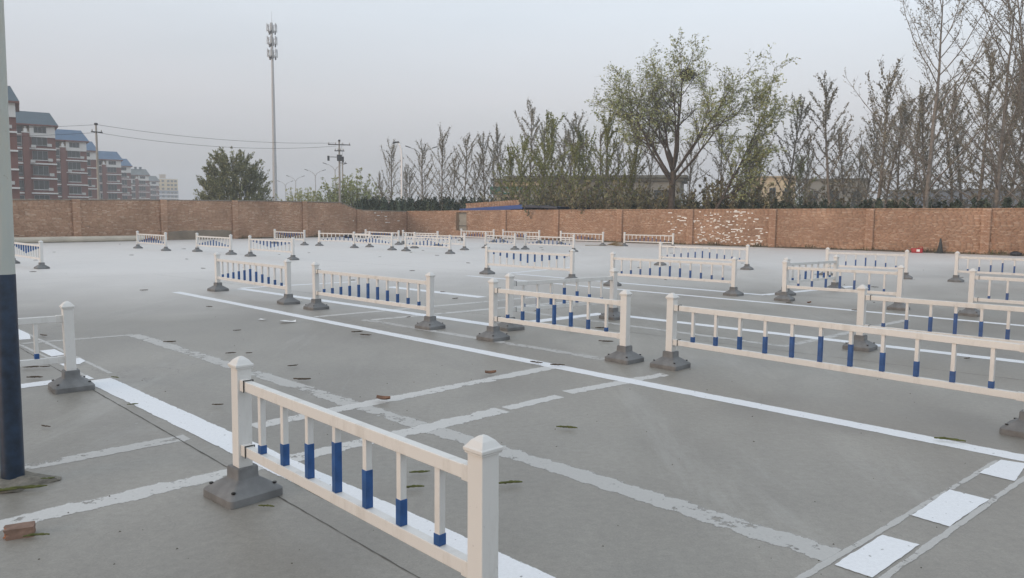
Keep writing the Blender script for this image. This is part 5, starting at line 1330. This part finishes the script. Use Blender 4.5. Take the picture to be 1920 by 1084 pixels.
TREES = [('cedar', -30.97, 85, 1.094, 6.0, 'large dense dark tree behind the left wall, beside the mast', 'evergreen_tree', None),
 ('b0', -31.13, 110, 1.203, 5.95, 'pale shrub just right of the mast', 'tall_shrub', 'pale shrubs beyond the left wall'),
 ('b1', -28.0, 105, 1.091, 0.36, 'darker shrub second from the mast', 'tall_shrub', 'pale shrubs beyond the left wall'),
 ('y0', -30.22, 120, 1.106, 0.53, 'low yellowish shrub between the mast and the switch box pole', 'tall_shrub', 'pale shrubs beyond the left wall'),
 ('b1', -22.98, 95, 0.993, 5.25, 'small shrub left of the switch box pole', 'tall_shrub', 'pale shrubs beyond the left wall'),
 ('b0', -20.37, 90, 1.34, 4.62, 'shrub at the foot of the switch box pole', 'tall_shrub', 'pale shrubs beyond the left wall'),
 ('b1', -19.46, 92, 1.443, 4.21, 'tall narrow shrub right of the switch box pole', 'tall_shrub', 'pale shrubs beyond the left wall'),
 ('b0', -18.69, 94, 1.258, 1.94, 'shrub above the sloping top of the left wall', 'tall_shrub', 'pale shrubs beyond the left wall'),
 ('y0', -17.59, 96, 1.106, 3.81, 'yellowish shrub left of the row of young poplars', 'tall_shrub', 'pale shrubs beyond the left wall'),
 ('f0', -12.63, 75, 0.708, 3.81, 'small poplar leftmost behind the wall corner', 'poplar_tree', 'young poplars behind the walls'),
 ('f1', -11.66, 72, 1.03, 3.65, 'taller young poplar left of the white lamp', 'poplar_tree', 'young poplars behind the walls'),
 ('f2', -10.78, 74, 0.82, 0.99, 'young poplar just behind the white lamp', 'poplar_tree', 'young poplars behind the walls'),
 ('f3', -10.32, 76, 0.744, 2.7, 'small poplar just right of the white lamp', 'poplar_tree', 'young poplars behind the walls'),
 ('f0', -7.94, 68, 1.01, 2.47, 'young poplar under the nearest twin street lamp', 'poplar_tree', 'young poplars behind the walls'),
 ('f1', -6.26, 66, 1.098, 4.54, 'young poplar with a forked tip right of the twin lamp', 'poplar_tree', 'young poplars behind the walls'),
 ('f2', -4.44, 66, 1.071, 6.25, 'young poplar above the left end of the gate', 'poplar_tree', 'young poplars behind the walls'),
 ('f3', -2.43, 66, 1.097, 5.96, 'young poplar above the blue beam of the shed', 'poplar_tree', 'young poplars behind the walls'),
 ('f0', -0.71, 67, 1.16, 3.42, 'young poplar left of the green sign', 'poplar_tree', 'young poplars behind the walls'),
 ('f1', 1.23, 62, 1.286, 2.79, 'tall young poplar above the green sign', 'poplar_tree', 'young poplars behind the walls'),
 ('f2', 8.72, 56, 1.154, 1.68, 'young poplar left of the big spreading tree', 'poplar_tree', 'young poplars behind the walls'),
 ('f1', 16.0, 58, 1.151, 0.23, 'young poplar right behind the big spreading tree', 'poplar_tree', 'young poplars behind the walls'),
 ('f0', 18.17, 60, 1.091, 0.17, 'young poplar between the big tree trunk and the leaning one', 'poplar_tree', 'young poplars behind the walls'),
 ('f3', 18.69, 52, 1.357, 2.92, 'poplar just right of the big spreading crown', 'poplar_tree', 'young poplars behind the walls'),
 ('f2', 23.13, 60, 1.121, 2.0, 'small poplar before the grey hall', 'poplar_tree', 'young poplars behind the walls'),
 ('f0', 20.83, 50, 1.514, 2.39, 'tall feathery poplar before the grey hall', 'poplar_tree', 'young poplars behind the walls'),
 ('f2', 27.72, 62, 0.935, 5.6, 'small poplar before the low workshop', 'poplar_tree', 'young poplars behind the walls'),
 ('f1', 22.85, 48, 1.513, 3.3, 'tall feathery poplar right of the low workshop', 'poplar_tree', 'young poplars behind the walls'),
 ('f3', 24.41, 50, 1.282, 3.52, 'poplar close behind the tall feathery one', 'poplar_tree', 'young poplars behind the walls'),
 ('f0', 28.34, 54, 1.402, 1.48, 'feathery poplar left of the first very tall poplar', 'poplar_tree', 'young poplars behind the walls'),
 ('f3', 30.56, 53, 1.54, 0.15, 'feathery poplar right of the first very tall poplar', 'poplar_tree', 'young poplars behind the walls'),
 ('f1', 30.49, 50, 1.733, 2.04, 'feathery poplar between the two very tall poplars', 'poplar_tree', 'young poplars behind the walls'),
 ('f2', 31.24, 48, 1.561, 0.86, 'feathery poplar near the right picture edge', 'poplar_tree', 'young poplars behind the walls'),
 ('f0', 31.4, 46, 1.598, 3.2, 'feathery poplar cut by the right picture edge', 'poplar_tree', 'young poplars behind the walls'),
 ('f2', -6.35, 78, 0.97, 6.27, 'small hazy poplar behind the gap over the gate', 'poplar_tree', 'young poplars behind the walls'),
 ('f3', -4.08, 79, 0.996, 4.24, 'small hazy poplar behind the left part of the shed', 'poplar_tree', 'young poplars behind the walls'),
 ('f1', -1.87, 80, 1.08, 1.14, 'small hazy poplar just left of the sign building', 'poplar_tree', 'young poplars behind the walls'),
 ('f0', 2.35, 64, 1.176, 5.61, 'poplar between the two fresh green trees at the sign', 'poplar_tree', 'young poplars behind the walls'),
 ('f3', 4.02, 66, 1.128, 5.0, 'slender poplar behind the tall brownish green tree', 'poplar_tree', 'young poplars behind the walls'),
 ('f1', 5.6, 66, 1.077, 4.61, 'slender poplar right of the tall brownish green tree', 'poplar_tree', 'young poplars behind the walls'),
 ('f2', 7.06, 64, 1.103, 5.69, 'slender poplar left of the tall green tree at the crown edge', 'poplar_tree', 'young poplars behind the walls'),
 ('f0', 8.82, 63, 1.002, 4.79, 'slender poplar just right of the tall green tree', 'poplar_tree', 'young poplars behind the walls'),
 ('f3', 10.96, 62, 0.948, 4.96, 'slender poplar behind the left of the big trunk', 'poplar_tree', 'young poplars behind the walls'),
 ('f2', 14.24, 61, 1.1, 2.22, 'slender poplar behind the right of the big trunk', 'poplar_tree', 'young poplars behind the walls'),
 ('f1', 20.5, 63, 1.082, 6.16, 'slender poplar before the pale yellow house', 'poplar_tree', 'young poplars behind the walls'),
 ('f3', 24.8, 57, 1.181, 6.04, 'slender poplar between the two halls', 'poplar_tree', 'young poplars behind the walls'),
 ('f2', 26.75, 58, 1.343, 1.01, 'slender poplar left of the tall feathery one by the workshop', 'poplar_tree', 'young poplars behind the walls'),
 ('f1', 28.71, 57, 1.41, 4.74, 'slender poplar right of the close pair', 'poplar_tree', 'young poplars behind the walls'),
 ('f2', 30.19, 56, 1.558, 4.49, 'slender poplar behind the first very tall poplar', 'poplar_tree', 'young poplars behind the walls'),
 ('f0', 33.12, 56, 1.561, 2.9, 'slender poplar right behind the first very tall poplar', 'poplar_tree', 'young poplars behind the walls'),
 ('f3', 34.7, 55, 1.567, 3.33, 'slender poplar behind the middle very tall poplar', 'poplar_tree', 'young poplars behind the walls'),
 ('f1', 35.83, 54, 1.518, 3.08, 'slender poplar left of the rightmost very tall poplar', 'poplar_tree', 'young poplars behind the walls'),
 ('g0', 0.66, 58, 0.929, 5.81, 'fresh green tree in front of the green sign', 'young_tree', 'fresh green trees behind the wall'),
 ('g1', 2.87, 58, 1.115, 3.15, 'fresh green tree right of the green sign', 'young_tree', 'fresh green trees behind the wall'),
 ('f3', 4.27, 58, 1.325, 5.22, 'tall brownish green tree between two fresh green ones', 'young_tree', 'fresh green trees behind the wall'),
 ('g0', 5.86, 60, 1.024, 2.22, 'fresh green tree left of the big crown', 'young_tree', 'fresh green trees behind the wall'),
 ('g1', 6.81, 55, 1.091, 5.54, 'tall green tree at the left edge of the big crown', 'young_tree', 'fresh green trees behind the wall'),
 ('g0', 19.08, 62, 1.001, 5.65, 'green tree before the pale yellow house', 'young_tree', 'fresh green trees behind the wall'),
 ('g1', -0.21, 60, 0.832, 2.9, 'low fresh green tree left of the green sign', 'young_tree', 'fresh green trees behind the wall'),
 ('g0', 1.75, 55, 0.853, 3.57, 'bushy fresh green tree over the end of the blue beam', 'young_tree', 'fresh green trees behind the wall'),
 ('g1', 4.31, 53, 0.808, 5.78, 'bushy fresh green tree near the red banner', 'young_tree', 'fresh green trees behind the wall'),
 ('g0', 7.83, 54, 0.776, 4.55, 'bushy green tree left of the big trunk', 'young_tree', 'fresh green trees behind the wall'),
 ('g1', 21.37, 57, 0.749, 3.06, 'low green tree before the grey hall', 'young_tree', 'fresh green trees behind the wall'),
 ('t0', 22.64, 42, 1.2, 1.39, 'very tall poplar with many steep limbs, left one of three', 'tall_poplar', 'very tall poplars at the right'),
 ('t1', 26.62, 42, 1.178, 2.04, 'very tall poplar, middle one of three', 'tall_poplar', 'very tall poplars at the right'),
 ('t2', 27.73, 41, 1.222, 4.39, 'very tall poplar at the right picture edge', 'tall_poplar', 'very tall poplars at the right'),
 ('u0', 1.58, 56, 1.151, 1.04, 'brownish undergrowth shrub beside the shed', 'undergrowth_shrub', 'undergrowth shrubs behind the right wall'),
 ('u1', 4.77, 54, 1.338, 5.7, 'brownish undergrowth shrub near the red banner', 'undergrowth_shrub', 'undergrowth shrubs behind the right wall'),
 ('u0', 7.12, 53, 1.271, 1.68, 'brownish undergrowth shrub left of the big trunk', 'undergrowth_shrub', 'undergrowth shrubs behind the right wall'),
 ('u1', 9.38, 52, 1.194, 5.72, 'low undergrowth shrub touching the big trunk on its left', 'undergrowth_shrub', 'undergrowth shrubs behind the right wall'),
 ('u0', 12.51, 52, 1.272, 1.94, 'undergrowth shrub just right of the big trunk', 'undergrowth_shrub', 'undergrowth shrubs behind the right wall'),
 ('u1', 14.81, 53, 1.41, 6.01, 'greenish undergrowth shrub behind the leaning trunk', 'undergrowth_shrub', 'undergrowth shrubs behind the right wall'),
 ('u0', 21.0, 53, 1.311, 4.43, 'undergrowth shrub before the grey hall', 'undergrowth_shrub', 'undergrowth shrubs behind the right wall'),
 ('u1', 17.76, 54, 1.198, 3.17, 'low undergrowth shrub before the pale yellow house', 'undergrowth_shrub', 'undergrowth shrubs behind the right wall'),
 ('u0', 0.0, 57, 1.184, 3.25, 'brownish undergrowth shrub right behind the blue beam of the shed', 'undergrowth_shrub', 'undergrowth shrubs behind the right wall'),
 ('u1', 3.19, 53, 1.376, 4.09, 'tall brownish undergrowth shrub just left of the red banner', 'undergrowth_shrub', 'undergrowth shrubs behind the right wall'),
 ('u0', 5.77, 51, 1.395, 3.69, 'tall brownish undergrowth shrub right of the red banner', 'undergrowth_shrub', 'undergrowth shrubs behind the right wall'),
 ('u1', 8.04, 50.5, 1.348, 1.96, 'tall undergrowth shrub between the red banner and the big trunk', 'undergrowth_shrub', 'undergrowth shrubs behind the right wall'),
 ('u0', 10.2, 51.5, 1.28, 1.31, 'undergrowth shrub right behind the big trunk', 'undergrowth_shrub', 'undergrowth shrubs behind the right wall'),
 ('u1', 13.35, 51, 1.428, 3.21, 'tall undergrowth shrub under the leaning trunk', 'undergrowth_shrub', 'undergrowth shrubs behind the right wall'),
 ('u0', 15.33, 51, 1.467, 5.87, 'tall greenish undergrowth shrub right of the leaning trunk', 'undergrowth_shrub', 'undergrowth shrubs behind the right wall'),
 ('big', 10.4, 50, 1.04, 0.0, 'big spreading tree with young leaves and a twig nest', 'spreading_tree', None),
 ('lean', 12.03, 49.3, 1.036, 0.0, 'leaning tree bending right beside the big spreading one', 'leaning_tree', None)]
for key, x, y, s, rz, label, name, group in TREES: plant(key, x, y, s, rz, label, name, 'shrub' if 'shrub' in name else 'tree', group, s * .90 if key == 'big' else s * .80 if key[0] == 't' else s * .893 if key[0] == 'f' and y < 62 else None)
# magpie nest in the big tree
T = np.random.RandomState(3); seg = []
for k in range(1500):
    c = T.normal(size=3) * np.array([.22, .22, .19]); d = T.normal(size=3); d = d / np.linalg.norm(d) * T.uniform(.15, .4); d[2] *= .4
    if np.linalg.norm(c) > .5: continue
    seg.append((*(c - d / 2), *(c + d / 2), .008, .006))
v, f = tubes_np(seg, 3)
tag(link('bird_nest', mesh_np('bird_nest', v, f, M['twig']), None, (10.65, 47.6, 10.3)), 'round dark twig nest high in the big spreading tree', 'nest')
# dark evergreen hedges behind the walls
def hedge(name, pts, n, h0, h1, seed, per=300):
    rs = np.random.RandomState(seed); C = []; S = []; core = MB()
    P = np.array(pts, float); seglen = np.linalg.norm(P[1:] - P[:-1], axis=1); tot = seglen.sum()
    for k in range(n):
        t = (k + rs.uniform(-.3, .3)) / n * tot; i = 0
        while i < len(seglen) - 1 and t > seglen[i]: t -= seglen[i]; i += 1
        p = P[i] + (P[i + 1] - P[i]) * np.clip(t / seglen[i], 0, 1) + rs.normal(size=2) * .25
        h = rs.uniform(h0, h1); w = h * rs.uniform(.24, .33)
        z = rs.beta(1.0, 1.15, per) * h * .99; rr = w * (1 - z / h) ** .75 * np.sqrt(rs.uniform(.35, 1.1, per)); a = rs.uniform(0, 6.28, per)
        C.append(np.stack([p[0] + rr * np.cos(a), p[1] + rr * np.sin(a), z], 1)); S.append(rs.uniform(.12, .28, per))
        core.tube([(p[0], p[1], 0), (p[0], p[1], h * .3), (p[0], p[1], h * .92)], [w * .75, w * .62, .03], 7)
    v, f = leaves_np(np.concatenate(C), np.concatenate(S), rs, 2.4, -.7)
    b = len(v); cv = np.array(core.v)
    me = mesh_np(name, v, f, M['leaf_hedge'])
    o = tag(link(name, me), None, None, None, 'stuff')
    c = link('hedge_core', core.mesh('hedge_core', M['leaf_hedge']), o)
    return o
hedge('hedge', [(-13.5, 67), (1.0, 64.5)], 150, 2.75, 3.25, 3)
hedge('hedge', [(5.0, 57), (14, 50.5), (26, 41), (36, 33)], 190, 2.3, 2.9, 4)

# ------------------------------------------------------------------ haze: one closed box of thin air
hm = bpy.data.materials.new('haze_air'); hm.use_nodes = True
hn = hm.node_tree; hn.nodes.clear()
ho = hn.nodes.new('ShaderNodeOutputMaterial'); hv = hn.nodes.new('ShaderNodeVolumePrincipled')
hv.inputs['Color'].default_value = (0.88, 0.93, 0.99, 1)
hv.inputs['Density'].default_value = 0.0010
hn.links.new(hv.outputs['Volume'], ho.inputs['Volume'])
if 0.0010 > 0:
    tag(link('haze', MB().box(-820, 820, -220, 1120, -1.1, 60).mesh('haze', hm)), None, None, None, 'stuff')
